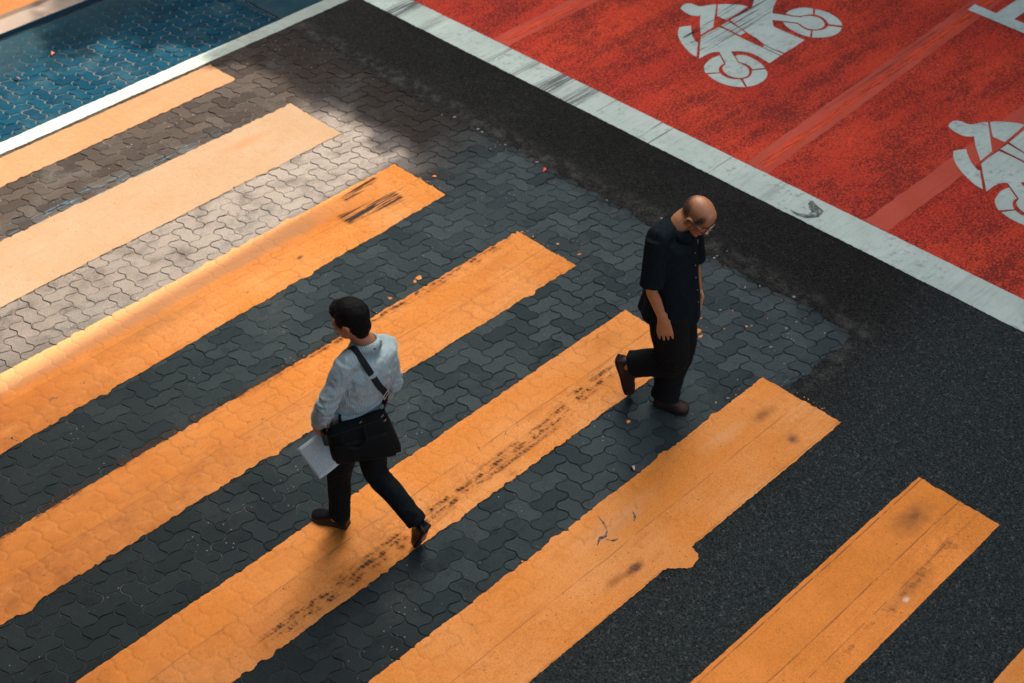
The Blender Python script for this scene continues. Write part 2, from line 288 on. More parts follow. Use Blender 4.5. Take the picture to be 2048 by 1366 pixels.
build_blocks('blue_paving', m_blue, 10.11, PAV_Y1, -0.0002, 0.011, 4)

# ------------------------------------------------------------------ paint
def paint_mat(name, a, b, dirt=(0.30, 0.10, 0.02), dirt_amt=0.4, seam_y=None, scuff=0.5, chip=0.0, chip_col=(0.05, 0.055, 0.058), grime_dim=None, spots=(), jd=0.3, relief=0.62, lines=()):
    m = Mat(name, 0.6, 0.12)
    n1_ = m.noise(1.7, 5, rough=0.6); n2 = m.noise(11, 4)
    c = m.mix(m.ramp(n1_, 0.35, 0.68), a, b)
    c = m.mix(m.math('MULTIPLY', m.ramp(n2, 0.45, 0.75), 0.35), c, b)
    gr = m.noise(150, 3, rough=0.7)
    c = m.mix(m.math('MULTIPLY', m.ramp(gr, 0.40, 0.66), 0.55), c, dirt)
    c = m.mix(m.math('MULTIPLY', m.ramp(m.noise(70, 4, rough=0.7), 0.58, 0.44), 0.35), c, b)
    pk_ = m.mul(m.ramp(m.noise(38, 5, rough=0.75), 0.60, 0.70), m.ramp(m.noise(2.7, 4), 0.40, 0.62))
    c = m.mix(m.math('MULTIPLY', pk_, 0.5), c, (0.17, 0.07, 0.03))
    mot = m.mul(m.ramp(m.noise(17, 6, rough=0.72, dist=0.4), 0.50, 0.68), m.ramp(m.noise(1.5, 3), 0.38, 0.62))
    c = m.mix(m.math('MULTIPLY', mot, dirt_amt), c, dirt)
    along = m.vec((0.55, 5.5, 1))
    dn = m.ramp(m.noise(3.2, 6, along, 0.65), 0.50, 0.78)
    c = m.mix(m.math('MULTIPLY', dn, dirt_amt), c, dirt)
    blot = m.ramp(m.noise(4.5, 5, rough=0.65, dist=0.6), 0.56, 0.74)
    c = m.mix(m.math('MULTIPLY', blot, dirt_amt * 0.8), c, dirt)
    if grime_dim:      # painted dimming of the left end, together with real mottled dirt
        X, Y, Z = m.xyz(); g = m.mul(m.ramp(m.math('ADD', X, m.math('MULTIPLY', m.noise(1.1, 4), 1.6)), grime_dim[0], grime_dim[1]), m.math('MULTIPLY_ADD', m.noise(6, 5, rough=0.7), 1.3, 0.15))
        c = m.mix(m.math('MULTIPLY', g, grime_dim[2]), c, (0.27, 0.095, 0.022))
    sc = m.mul(m.ramp(m.noise(9, 5, m.vec((1.6, 6, 1)), 0.72), 0.60, 0.67), m.ramp(m.noise(2.1, 3), 0.42, 0.58))
    c = m.mix(m.math('MULTIPLY', sc, scuff), c, (0.10, 0.045, 0.025))
    pit = m.math('MAXIMUM', m.mul(m.ramp(m.voro(20), 0.12, 0.05), m.ramp(m.noise(3.7, 2), 0.42, 0.50)), m.mul(m.ramp(m.voro(41), 0.12, 0.05), m.ramp(m.noise(4.9, 3), 0.50, 0.57), 0.8))
    c = m.mix(m.math('MULTIPLY', pit, 0.8), c, (0.07, 0.035, 0.025))
    for (x, y, rx, ry, s_, cc) in spots:
        k = m.mul(m.spot(x, y, rx, ry, 1.0, 0.9), m.math('MULTIPLY_ADD', m.noise(40, 4, rough=0.7), 1.0, 0.35))
        c = m.mix(m.math('MULTIPLY', k, s_, clamp=True), c, cc)
    if seam_y is not None:
        X, Y, Z = m.xyz()
        wob = m.math('MULTIPLY', m.math('SUBTRACT', m.noise(1.3, 4), 0.5), 0.04)
        dd = m.math('ABSOLUTE', m.math('SUBTRACT', m.math('ADD', Y, wob), seam_y))
        sm = m.mul(m.ramp(dd, 0.006, 0.002), m.ramp(m.noise(4.0, 4, m.vec((1, 0.2, 1))), 0.36, 0.56))
        c = m.mix(m.math('MULTIPLY', sm, 0.55), c, (0.16, 0.07, 0.03))
        # the two roller passes differ a little
        c = m.mix(m.mul(m.ramp(m.math('ADD', Y, wob), seam_y - 0.01, seam_y + 0.01), 0.22), c, a)
    for (ly, lw, la) in lines:      # thin dirty ridges left by the paint shoe
        X, Y, Z = m.xyz(); dd = m.math('ABSOLUTE', m.math('SUBTRACT', m.math('ADD', Y, m.math('MULTIPLY', m.math('SUBTRACT', m.noise(0.9, 3), 0.5), 0.02)), ly))
        sm = m.mul(m.ramp(dd, lw, lw * 0.3), m.ramp(m.noise(10, 5, m.vec((1, 0.2, 1)), 0.7), 0.36, 0.56))
        c = m.mix(m.math('MULTIPLY', sm, la), c, (0.13, 0.06, 0.03))
    j = m.attr('joint')
    jn = m.mul(j, m.ramp(m.noise(2.0, 4), 0.46, 0.66))
    c = m.mix(m.math('MULTIPLY', jn, jd), c, (0.22, 0.10, 0.045))
    crack = m.mul(m.ramp(j, 0.75, 1.0), m.ramp(m.noise(6.0, 5, rough=0.65), 0.64, 0.68))
    c = m.mix(m.math('MULTIPLY', crack, 0.75), c, (0.075, 0.045, 0.035))
    h = m.math('ADD', m.math('MULTIPLY', j, -0.7), m.math('MULTIPLY', m.noise(120, 3), 0.45))
    if chip:
        cn = m.math('ADD', m.noise(7, 6, rough=0.7), m.math('MULTIPLY', j, 0.10))
        cm = m.mul(m.ramp(cn, 0.735 - chip, 0.745 - chip), m.ramp(m.noise(1.4, 2), 0.48, 0.56))
        c = m.mix(cm, c, chip_col); h = m.math('SUBTRACT', h, m.math('MULTIPLY', cm, 1.0))
    m.col(c); m.bump(h, 0.006, relief)
    m.rough(m.math('MULTIPLY_ADD', n2, 0.3, 0.45))
    return m
def sun_edge_tint(m, y, x1, col, amt):  # peach tint for the sunlit strip, look of the sun put into the paint
    X, Y, Z = m.xyz(); old = m.b.inputs['Base Color'].links[0].from_socket
    k = m.mul(m.ramp(m.math('ADD', Y, m.math('MULTIPLY', m.noise(5, 4), 0.10)), y + 0.03, y + 0.10), m.ramp(X, x1 + 0.5, x1 - 0.3), amt)
    m.col(m.mix(k, old, col)); return m
def strip(name, xa, xb, ya, yb, m, z=0.004, rel=0.0018, dx=0.011, ny=44, jag=0.0075, seed=0, skew=(0, 0), torn=(1, 1), endjag=0.008):
    """painted band along x with torn edges; ya(x)=ya+skew0*x-offset."""
    nx = max(2, int((xb - xa) / dx)); xs = np.linspace(xa, xb, nx)
    def edge(y, o, sgn, tear):
        out = []
        for x in xs:
            e = jag * (0.9 * n1(x, 3, o) + 0.8 * n1(x, 17, o + 5) + 0.7 * n1(x, 60, o + 9))
            if tear:
                jv = float(joint(x, y + sgn * -0.01, 0.008)) if in_pav(x, y) else 0
                e -= sgn * jv * 0.014 * max(0, n1(x, 2.3, o + 20) + 0.35)
                t = n1(x, 9, o + 31)
                if t > 0.42: e += sgn * (t - 0.42) * 0.09
            out.append(y + e)
        return np.array(out)
    lo = edge(ya, seed * 13.1, -1, torn[0]) + skew[0] * (xs - xb); hi = edge(yb, seed * 13.1 + 50, 1, torn[1]) + skew[1] * (xs - xb)
    t = np.linspace(0, 1, ny)
    Xg = np.repeat(xs[:, None], ny, 1); Yg = lo[:, None] + (hi - lo)[:, None] * t[None, :]
    for q in range(ny):   # ragged far end
        yy = Yg[-1, q]; e = endjag * (n1(yy, 11, seed + 70) + 0.9 * n1(yy, 45, seed + 71) + 0.6 * n1(yy, 110, seed + 72))
        ramp_ = np.clip((xs - (xb - 0.25)) / 0.25, 0, 1) ** 2; Xg[:, q] += ramp_ * e
    J = joint(Xg, Yg, 0.0075) * in_pav(Xg, Yg)
    Zg = z - rel * J
    V = np.stack([Xg.ravel(), Yg.ravel(), Zg.ravel()], 1)
    I = np.arange(nx * ny).reshape(nx, ny)
    F = np.stack([I[:-1, :-1].ravel(), I[1:, :-1].ravel(), I[1:, 1:].ravel(), I[:-1, 1:].ravel()], 1)
    me = mesh(name, V, F.tolist()); attr(me, 'joint', J.ravel())
    o = link(name, me, m.m); return recentre(o, ((xa + xb) / 2, (ya + yb) / 2, 0))
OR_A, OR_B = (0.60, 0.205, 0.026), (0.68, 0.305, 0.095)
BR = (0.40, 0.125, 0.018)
S_ = []
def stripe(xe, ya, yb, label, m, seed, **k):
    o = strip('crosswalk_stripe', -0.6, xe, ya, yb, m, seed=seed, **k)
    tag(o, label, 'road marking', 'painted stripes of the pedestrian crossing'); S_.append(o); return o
DK = (0.09, 0.05, 0.03)
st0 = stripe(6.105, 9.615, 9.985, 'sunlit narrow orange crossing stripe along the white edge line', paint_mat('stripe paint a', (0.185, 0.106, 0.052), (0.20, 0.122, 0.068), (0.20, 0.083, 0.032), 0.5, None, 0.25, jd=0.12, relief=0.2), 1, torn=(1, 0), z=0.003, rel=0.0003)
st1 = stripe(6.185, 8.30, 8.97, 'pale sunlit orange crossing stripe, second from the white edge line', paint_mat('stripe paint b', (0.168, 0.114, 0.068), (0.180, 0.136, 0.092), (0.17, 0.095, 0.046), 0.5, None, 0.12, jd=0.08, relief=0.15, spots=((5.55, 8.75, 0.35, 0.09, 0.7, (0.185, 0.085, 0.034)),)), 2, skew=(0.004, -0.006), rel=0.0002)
st2 = stripe(6.19, 7.05, 7.655, 'orange crossing stripe half in sun with black skid marks at its end', sun_edge_tint(paint_mat('stripe paint c', OR_A, OR_B, BR, 0.62, 7.36, 0.55, chip=0.03, grime_dim=(5.6, 3.3, 0.95), spots=((3.75, 7.35, 0.7, 0.14, 0.6, (0.25, 0.11, 0.035)), (4.6, 7.40, 0.9, 0.16, 0.55, BR), (5.3, 7.42, 0.5, 0.12, 0.5, BR), (2.8, 7.3, 0.8, 0.2, 0.6, BR), (5.7, 7.45, 0.35, 0.14, 0.5, BR), (5.0, 7.5, 0.35, 0.1, 0.4, BR), (4.9, 7.23, 0.05, 0.03, 1.2, DK))), 7.43, 5.3, (0.30, 0.165, 0.085), 0.7), 3, skew=(0.018, 0))
st3 = stripe(6.235, 5.725, 6.325, 'orange crossing stripe behind the man with the bag, tyre tread along one edge', paint_mat('stripe paint d', OR_A, OR_B, BR, 0.62, 6.03, 0.75, chip=0.015, grime_dim=(5.4, 2.9, 0.95), spots=((5.8, 6.14, 0.4, 0.1, 0.6, BR),)), 4, skew=(-0.01, -0.006), jag=0.008)
st4 = stripe(6.10, 4.535, 5.135, 'orange crossing stripe between the two walking men, tread marks down its length', paint_mat('stripe paint e', OR_A, OR_B, BR, 0.55, 4.87, 0.35, chip=0.0, grime_dim=(4.6, 2.2, 0.8), spots=((5.75, 5.0, 0.25, 0.12, 0.6, (0.36, 0.13, 0.03)), (3.6, 4.9, 0.5, 0.13, 0.3, BR))), 5)
st5 = stripe(6.215, 3.405, 4.02, 'orange crossing stripe with cracked chipped paint, a rounded lobe on its lower edge', paint_mat('stripe paint f', OR_A, OR_B, BR, 0.4, 3.70, 0.35, chip=0.028, chip_col=(0.17, 0.18, 0.18), spots=((5.88, 3.53, 0.07, 0.06, 1.0, DK), (5.93, 3.80, 0.17, 0.07, 1.1, (0.20, 0.08, 0.03)), (4.55, 3.82, 0.2, 0.05, 0.25, DK), (4.40, 3.53, 0.11, 0.045, 1.2, (0.13, 0.055, 0.025)), (4.25, 3.55, 0.12, 0.05, 0.9, (0.28, 0.10, 0.025)), (5.6, 3.85, 0.3, 0.08, 0.5, (0.66, 0.40, 0.22)), (4.6, 3.85, 0.5, 0.1, 0.5, (0.62, 0.36, 0.19))), lines=((3.415, 0.006, 0.35),)), 6, torn=(0, 1), jag=0.007)
st6 = stripe(6.15, 2.225, 2.785, 'clean orange crossing stripe on bare asphalt with a dark smudge near its end', paint_mat('stripe paint g', OR_A, (0.81, 0.29, 0.06), BR, 0.42, 2.50, 0.25, spots=((5.84, 2.62, 0.26, 0.12, 1.0, (0.20, 0.085, 0.03)), (5.86, 2.62, 0.06, 0.04, 0.9, DK), (5.35, 2.33, 0.35, 0.07, 0.5, (0.40, 0.16, 0.05)), (5.29, 2.30, 0.035, 0.025, 1.0, (0.7, 0.6, 0.5))), lines=((2.762, 0.006, 0.8), (2.365, 0.006, 0.5), (2.50, 0.005, 0.5))), 7, torn=(0, 0), jag=0.004, skew=(0.004, -0.004))
st7 = stripe(6.15, 1.05, 1.655, 'corner of an orange crossing stripe, nearest the viewer', paint_mat('stripe paint h', OR_A, OR_B, BR, 0.4, 1.35, 0.25), 8, torn=(0, 0), jag=0.004)

def poly_mesh(name, loops, z, th=0.0015):
    V = []; F = []
    for L in loops:
        b = len(V); V += [(x, y, z) for x, y in L]; F.append(tuple(range(b, b + len(L))))
    me = mesh(name, V, F)
    bm = bmesh.new(); bm.from_mesh(me)
    bmesh.ops.triangulate(bm, faces=bm.faces[:], ngon_method='EAR_CLIP')
    for f in bm.faces:
        if f.normal.z < 0: f.normal_flip()
    bm.to_mesh(me); bm.free(); return me
def rough_loop(L, step=0.02, a=0.004, s=40, o=0):
    out = []
    for (x0, y0), (x1, y1) in zip(L, L[1:] + L[:1]):
        n = max(1, int(math.hypot(x1 - x0, y1 - y0) / step))
        for k in range(n):
            x, y = x0 + (x1 - x0) * k / n, y0 + (y1 - y0) * k / n
            out.append((x + a * n1(x + y * 3, s, o), y + a * n1(y - x * 3, s, o + 9)))
    return out
# lobe and loose flakes of orange paint
m_or = paint_mat('stripe paint lobe', OR_A, OR_B, BR, 0.35, None, 0.3)
lobe = [(4.80, 3.47), (4.745, 3.41), (4.735, 3.35), (4.70, 3.315), (4.62, 3.305), (4.565, 3.355), (4.52, 3.40), (4.45, 3.42), (4.45, 3.50), (4.56, 3.60), (4.70, 3.60)]
me = poly_mesh('paint_lobe', [rough_loop(lobe, 0.012, 0.010, 50)], 0.0062); lob = link('paint_lobe', me, m_or.m, st5, False)
fl = []
def flake(x, y, r):
    n = random.randint(5, 8); a0 = random.random() * 6.3; e = random.uniform(0.4, 1.0); t = random.random() * 3.1
    L = []
    for k in range(n):
        q = a0 + k * 6.283 / n; rr = r * random.uniform(0.55, 1.1); px, py = rr * math.cos(q), rr * math.sin(q) * e
        L.append((x + px * math.cos(t) - py * math.sin(t), y + px * math.sin(t) + py * math.cos(t)))
    fl.append(L)
for k in range(70):      # rows of crumbs along ragged stripe ends and edges
    c = random.choice([(6.22, 3.41, 4.0, 'e'), (6.24, 5.75, 6.3, 'e'), (6.33, 4.5, 4.9, 'e'), (6.2, 7.1, 7.6, 'e'), (2.5, 5.6, 6.36, 'h'), (2.5, 5.6, 7.05, 'h'), (3, 6, 4.52, 'h'), (3, 6.1, 4.06, 'h')])
    if c[3] == 'e': flake(c[0] + abs(random.gauss(0.012, 0.02)), random.uniform(c[1], c[2]), random.uniform(0.003, 0.009))
    else: flake(random.uniform(c[0], c[1]), c[2] + random.gauss(0, 0.03), random.uniform(0.003, 0.010))
for k in range(40): flake(random.uniform(3, 7.0), random.uniform(4.0, 9.4), random.uniform(0.002, 0.006))
for x, y, r in ((6.33, 4.72, .03), (6.30, 4.68, .028), (6.36, 4.76, .02), (6.28, 4.63, .035), (6.25, 4.58, .03), (6.40, 4.70, .012), (6.55, 4.42, .012), (6.62, 4.60, .01), (5.28, 4.37, .02), (5.3, 6.42, .02), (5.35, 6.43, .03), (5.05, 6.40, .018), (6.35, 5.80, .02), (6.33, 6.0, .015), (6.30, 7.30, .02)): flake(x, y, r)
pf = link('paint_flecks', poly_mesh('paint_flecks', fl, 0.0035), m_or.m, smooth=False); tag(pf, kind='stuff')
tag(pf, 'small orange paint flecks scattered on the dark paving', 'paint flecks')
m_chip = Mat('bare paving under paint', 0.9, 0.2); m_chip.col(m_chip.mix(m_chip.ramp(m_chip.noise(45, 4), 0.35, 0.6), (0.045, 0.04, 0.036), (0.13, 0.135, 0.13)))
ch = []
for pts, wd in (([(4.37, 3.80), (4.42, 3.83), (4.455, 3.815), (4.50, 3.84)], .013), ([(4.50, 3.84), (4.53, 3.90), (4.545, 3.96)], .008), ([(4.44, 3.80), (4.46, 3.76), (4.50, 3.75)], .010), ([(4.66, 3.775), (4.70, 3.80), (4.72, 3.84)], .009)):
    a_l = []; b_l = []
    P_ = [(np.interp(t, range(len(pts)), [p[0] for p in pts]), np.interp(t, range(len(pts)), [p[1] for p in pts])) for t in np.linspace(0, len(pts) - 1, 14)]
    for k, (x, y) in enumerate(P_):
        u = P_[max(0, k - 1)]; v = P_[min(13, k + 1)]; tx, ty = v[0] - u[0], v[1] - u[1]; l = math.hypot(tx, ty) + 1e-9; q = wd * math.sin(math.pi * (k + 0.6) / 14.2) * random.uniform(0.35, 1.15)
        a_l.append((x - ty / l * q, y + tx / l * q)); b_l.append((x + ty / l * q * random.uniform(.3, 1), y - tx / l * q))
    link('bare_chip', poly_mesh('bare_chip', [a_l + b_l[::-1]], 0.0058), m_chip.m, st5, False)
# pale mortar smears
fl = []
for k in range(14): flake(random.choice([random.gauss(6.7, 0.3), random.gauss(6.2, 0.5)]), random.gauss(4.5, 0.45), random.uniform(0.004, 0.016))
for k in range(20): flake(random.uniform(2.5, 7.0), random.uniform(4.1, 7.6), random.uniform(0.002, 0.006))
for k in range(16): flake(7.02 + random.gauss(0, 0.05), random.uniform(3.8, 8.2), random.uniform(0.006, 0.02))
m_mor = Mat('dried mortar', 0.9, 0.2); m_mor.col(m_mor.mix(m_mor.noise(30, 3), (0.11, 0.115, 0.11), (0.24, 0.235, 0.215)))
pm = link('mortar_specks', poly_mesh('mortar_specks', fl, 0.0032), m_mor.m, smooth=False); tag(pm, 'pale dried mortar specks scattered on the dark paving', 'specks', kind='stuff')

# ---- red lanes, white lines
m_red = Mat('red lane coating', 0.8, 0.08)
big = m_red.ramp(m_red.noise(0.8, 5), 0.36, 0.66)
c = m_red.mix(big, (0.34, 0.030, 0.019), (0.50, 0.054, 0.025))
st_ = m_red.ramp(m_red.noise(2.4, 5, m_red.vec((0.5, 2.2, 1)), 0.65), 0.50, 0.75)
c = m_red.mix(m_red.math('MULTIPLY', st_, 0.5), c, (0.27, 0.026, 0.016))
dens = m_red.math('MULTIPLY_ADD', m_red.ramp(m_red.noise(2.4, 5, m_red.vec((0.35, 1.5, 1)), 0.6), 0.36, 0.66), 0.6, m_red.math('MULTIPLY', m_red.ramp(m_red.noise(3.2, 6, rough=0.7), 0.35, 0.68), 0.5))
g1 = m_red.noise(58, 5, rough=0.75); g2 = m_red.noise(120, 3, rough=0.7)
c = m_red.mix(m_red.math('MULTIPLY', m_red.ramp(g1, 0.46, 0.66), 0.55), c, (0.66, 0.088, 0.036))
dk = m_red.ramp(m_red.math('SUBTRACT', g1, m_red.math('MULTIPLY', dens, 0.17)), 0.46, 0.34)
c = m_red.mix(m_red.math('MULTIPLY', dk, 0.85), c, (0.11, 0.018, 0.015))
dk2 = m_red.mul(m_red.ramp(m_red.math('SUBTRACT', g2, m_red.math('MULTIPLY', dens, 0.07)), 0.40, 0.31), 0.9)
c = m_red.mix(dk2, c, (0.065, 0.020, 0.018))
sk = m_red.mul(m_red.ramp(m_red.noise(3.0, 6, m_red.vec((0.35, 7, 1)), 0.6), 0.62, 0.76), m_red.ramp(m_red.noise(0.9, 2), 0.48, 0.6))
c = m_red.mix(m_red.math('MULTIPLY', sk, 0.6), c, (0.07, 0.018, 0.018))
m_red.col(c); m_red.bump(m_red.noise(80, 4), 0.005, 0.6)
def sheet(name, L, z, m, base=None):
    me = poly_mesh(name, [L], z); return link(name, me, m.m, smooth=False)
red = sheet('red_lane', [(8.11, -4), (60, -4), (60, 10.2), (8.11, 10.2)], 0.004, m_red); tag(red, kind='structure')
m_fade = Mat('faded red repaint', 0.8, 0.08)
c = m_fade.mix(m_fade.ramp(m_fade.noise(2, 4), 0.35, 0.7), (0.36, 0.062, 0.038), (0.42, 0.084, 0.054))
cs = m_fade.ramp(m_fade.noise(2.2, 5, m_fade.vec((0.30, 8, 1)), 0.6), 0.52, 0.64)
c = m_fade.mix(m_fade.math('MULTIPLY', cs, 0.3), c, (0.36, 0.04, 0.022))
c = m_fade.mix(m_fade.math('MULTIPLY', m_fade.ramp(m_fade.noise(70, 3), 0.5, 0.7), 0.22), c, (0.22, 0.03, 0.022))
m_fade.col(c)
m_streak = Mat('bright red streak', 0.7, 0.25)
m_streak.col((0.62, 0.068, 0.024)); m_streak.alpha(m_streak.mul(m_streak.ramp(m_streak.noise(6, 5, m_streak.vec((0.4, 9, 1)), 0.6), 0.34, 0.56), 0.8))
m_soot = Mat('dark drag streak', 0.8, 0.2); m_soot.col((0.05, 0.03, 0.03))
m_soot.alpha(m_soot.mul(m_soot.ramp(m_soot.noise(3.5, 6, m_soot.vec((0.30, 10, 1)), 0.65), 0.48, 0.72), 0.62))
def lane(y0, y1, xa, xb, label, streak=None, drift=0.0, soot=None):
    L = rough_loop([(xa, y0), (xb, y0 + drift), (xb, y1 + drift), (xa, y1)], 0.06, 0.010, 6, y0)
    o = sheet('lane_line', L, 0.0075, m_fade); recentre(o, ((xa + xb) / 2, (y0 + y1) / 2, 0))
    tag(o, label, 'lane line', 'faded lines between the red lanes')
    if streak:
        L = []; up = []
        for k in range(40):
            x = xa + 0.05 + (streak[1] - xa) * k / 39; yc = streak[0] + drift * (x - xa) / (xb - xa) + 0.02 * n1(x, 1.5, 4); wd = 0.042 + 0.02 * n1(x, 4, 2)
            L.append((x, yc - wd)); up.append((x, yc + wd))
        link('paint_streak', poly_mesh('paint_streak', [L + up[::-1]], 0.0095), m_streak.m, o, False)
    if soot:
        link('soot_streak', poly_mesh('soot_streak', [[(soot[0], soot[2]), (soot[1], soot[2] + 0.05), (soot[1], soot[3] + 0.05), (soot[0], soot[3])]], 0.011), m_soot.m, o, False)
    return o
lane(8.335, 8.53, 8.13, 14, 'faded pink lane line across the red zone, farthest from the walking men', (8.42, 11))
lane(5.455, 5.675, 8.13, 14, 'faded lane line with a bright red streak between the two motorcycle symbols', (5.55, 11.8), 0.30, (9.2, 11.6, 5.60, 5.78))
lane(4.36, 4.56, 8.13, 13, 'plain faded lane line running under the motorcycle symbol cut off by the frame')

def white_mat(name, k=1.0, scuffs=()):
    m = Mat(name, 0.6, 0.3)
    c = m.mix(m.ramp(m.noise(2.5, 5, rough=0.65), 0.35, 0.7), (0.335 * k, 0.43 * k, 0.385 * k), (0.40 * k, 0.50 * k, 0.45 * k))
    d_ = m.ramp(m.noise(4, 6, m.vec((0.9, 7, 1)), 0.68), 0.48, 0.74)
    c = m.mix(m.math('MULTIPLY', d_, 0.55), c, (0.22, 0.265, 0.26))
    wr = m.mul(m.ramp(m.noise(15, 6, rough=0.78), 0.52, 0.62), m.ramp(m.noise(1.9, 4), 0.40, 0.60))
    c = m.mix(m.math('MULTIPLY', wr, 0.6), c, (0.13, 0.16, 0.16))
    sp = m.ramp(m.noise(75, 4, rough=0.7), 0.56, 0.68)
    c = m.mix(m.math('MULTIPLY', sp, 0.25), c, (0.2, 0.23, 0.23))
    X, Y, Z = m.xyz()
    for (y, w_, s_) in scuffs:
        k_ = m.mul(m.ramp(m.math('ABSOLUTE', m.math('SUBTRACT', m.math('ADD', Y, m.math('MULTIPLY', X, -0.01)), y)), w_, w_ * 0.3), m.ramp(m.noise(8, 6, m.vec((0.25, 9, 1)), 0.6), 0.42, 0.52))
        c = m.mix(m.math('MULTIPLY', k_, s_), c, (0.035, 0.042, 0.048))
    j = m.attr('joint'); c = m.mix(m.math('MULTIPLY', m.mul(j, m.ramp(m.noise(3, 3), 0.4, 0.6)), 0.35), c, (0.18, 0.2, 0.2))
    m.col(c); m.bump(m.math('ADD', m.noise(110, 3), m.math('MULTIPLY', j, -1.0)), 0.003, 0.6); return m
m_w1 = white_mat('white line paint', 1.0, ((9.45, 0.14, 0.9), (9.05, 0.1, 0.4), (8.2, 0.03, 0.6), (7.87, 0.06, 0.5), (7.52, 0.13, 0.95), (7.22, 0.13, 0.75), (6.95, 0.012, 0.6), (6.45, 0.012, 0.8), (6.33, 0.012, 0.7), (5.72, 0.012, 0.5), (5.2, 0.05, 0.3), (3.55, 0.03, 0.2)))
m_w2 = white_mat('white edge line paint', 0.58); m_w3 = white_mat('white symbol paint', 0.98, ())
# stop line: built along x then turned: use the same strip builder with swapped axes
def strip_y(name, xa, xb, ya, yb, m, z, seed):
    ny = int((yb - ya) / 0.012); ys = np.linspace(ya, yb, ny)
    lo = np.array([xa + 0.004 * n1(y, 5, seed) + 0.004 * n1(y, 28, seed + 2) + 0.004 * n1(y, 75, seed + 3) for y in ys]); hi = np.array([xb + 0.003 * n1(y, 5, seed + 4) + 0.003 * n1(y, 28, seed + 6) for y in ys])
    V = []; F = []; nx = 12
    for q in range(ny):
        for k in range(nx): V.append((lo[q] + (hi[q] - lo[q]) * k / (nx - 1), ys[q], z))
    for q in range(ny - 1):
        for k in range(nx - 1): F.append((q * nx + k, q * nx + k + 1, (q + 1) * nx + k + 1, (q + 1) * nx + k))
    me = mesh(name, V, F); attr(me, 'joint', np.zeros(len(V))); o = link(name, me, m.m); return recentre(o, ((xa + xb) / 2, (ya + yb) / 2, 0))
stop = strip_y('stop_line', 7.805, 8.118, -3.5, 10.19, m_w1, 0.008, 3)
tag(stop, 'wide white stop line between the dark asphalt and the red lanes', 'stop line')
edge = strip('edge_line', -0.6, 7.80, 10.02, 10.185, m_w2, z=0.0052, seed=21, ny=16, torn=(0, 0), jag=0.006, skew=(-0.002, 0))
tag(edge, 'thin white edge line between the blue lane and the orange stripes', 'edge line')
# black tar squiggle on the stop line
sq = [(7.85, 5.03), (7.845, 4.96), (7.87, 4.90), (7.93, 4.865), (7.985, 4.88), (8.0, 4.93), (8.03, 4.97), (8.06, 4.99)]
L = []; Rr = []
for k, (x, y) in enumerate(sq):
    a = sq[max(0, k - 1)]; b = sq[min(len(sq) - 1, k + 1)]; tx, ty = b[0] - a[0], b[1] - a[1]; l = math.hypot(tx, ty); wd = 1.25 * [0.004, 0.014, 0.022, 0.032, 0.038, 0.030, 0.022, 0.010][k]
    L.append((x - ty / l * wd, y + tx / l * wd)); Rr.append((x + ty / l * wd, y - tx / l * wd))
m_tar = Mat('tar smear', 0.7, 0.3); m_tar.col((0.035, 0.045, 0.05)); m_tar.alpha(m_tar.math('MULTIPLY', m_tar.ramp(m_tar.noise(18, 5, rough=0.7), 0.32, 0.56), 0.7))
link('tar_smear', poly_mesh('tar_smear', [L + Rr[::-1]], 0.0096), m_tar.m, stop, False)
# motorcycle symbols
def symbol(dx, dy, label):
    loops = [[(x + dx, y + dy) for x, y in L] for L in DATA['sym'].values()]
    me = poly_mesh('motorcycle_symbol', loops, 0.0085); attr(me, 'joint', np.zeros(len(me.vertices)))
    o = link('motorcycle_symbol', me, m_w3.m, smooth=False); recentre(o, (9.9 + dx, 7.4 + dy, 0))
    return tag(o, label, 'road marking', 'white motorcycle symbols on the red lanes')
s1 = symbol(0, 0, 'whole white motorcycle symbol painted on the red lane, tyre streaks across it')
s2 = symbol(-0.04, -2.865, 'white motorcycle symbol on red, partly cut off by the right frame edge')
m_scuff = Mat('tyre streak', 0.8, 0.2); m_scuff.col((0.04, 0.045, 0.05))
m_scuff.alpha(m_scuff.mul(m_scuff.ramp(m_scuff.noise(7, 6, m_scuff.vec((0.22, 8, 1)), 0.55), 0.53, 0.62), 0.8))
link('tyre_streak', poly_mesh('tyre_streak', [[(9.22, 7.0), (10.5, 7.02), (10.5, 7.40), (9.32, 7.36)]], 0.0105), m_scuff.m, s1, False)
T_ = [(11.497, 5.781), (11.633, 5.792), (11.614, 5.56), (12.9, 5.56), (12.9, 5.395), (11.63, 5.385), (11.60, 4.99), (11.45, 4.985), (11.473, 5.395)]
me = poly_mesh('lettering', [T_], 0.0126); attr(me, 'joint', np.zeros(len(me.vertices))); lt_ = link('road_letter', me, m_w3.m, smooth=False); recentre(lt_, (12, 5.4, 0))
tag(lt_, 'white T shaped corner of painted road lettering on the red lane', 'road marking')

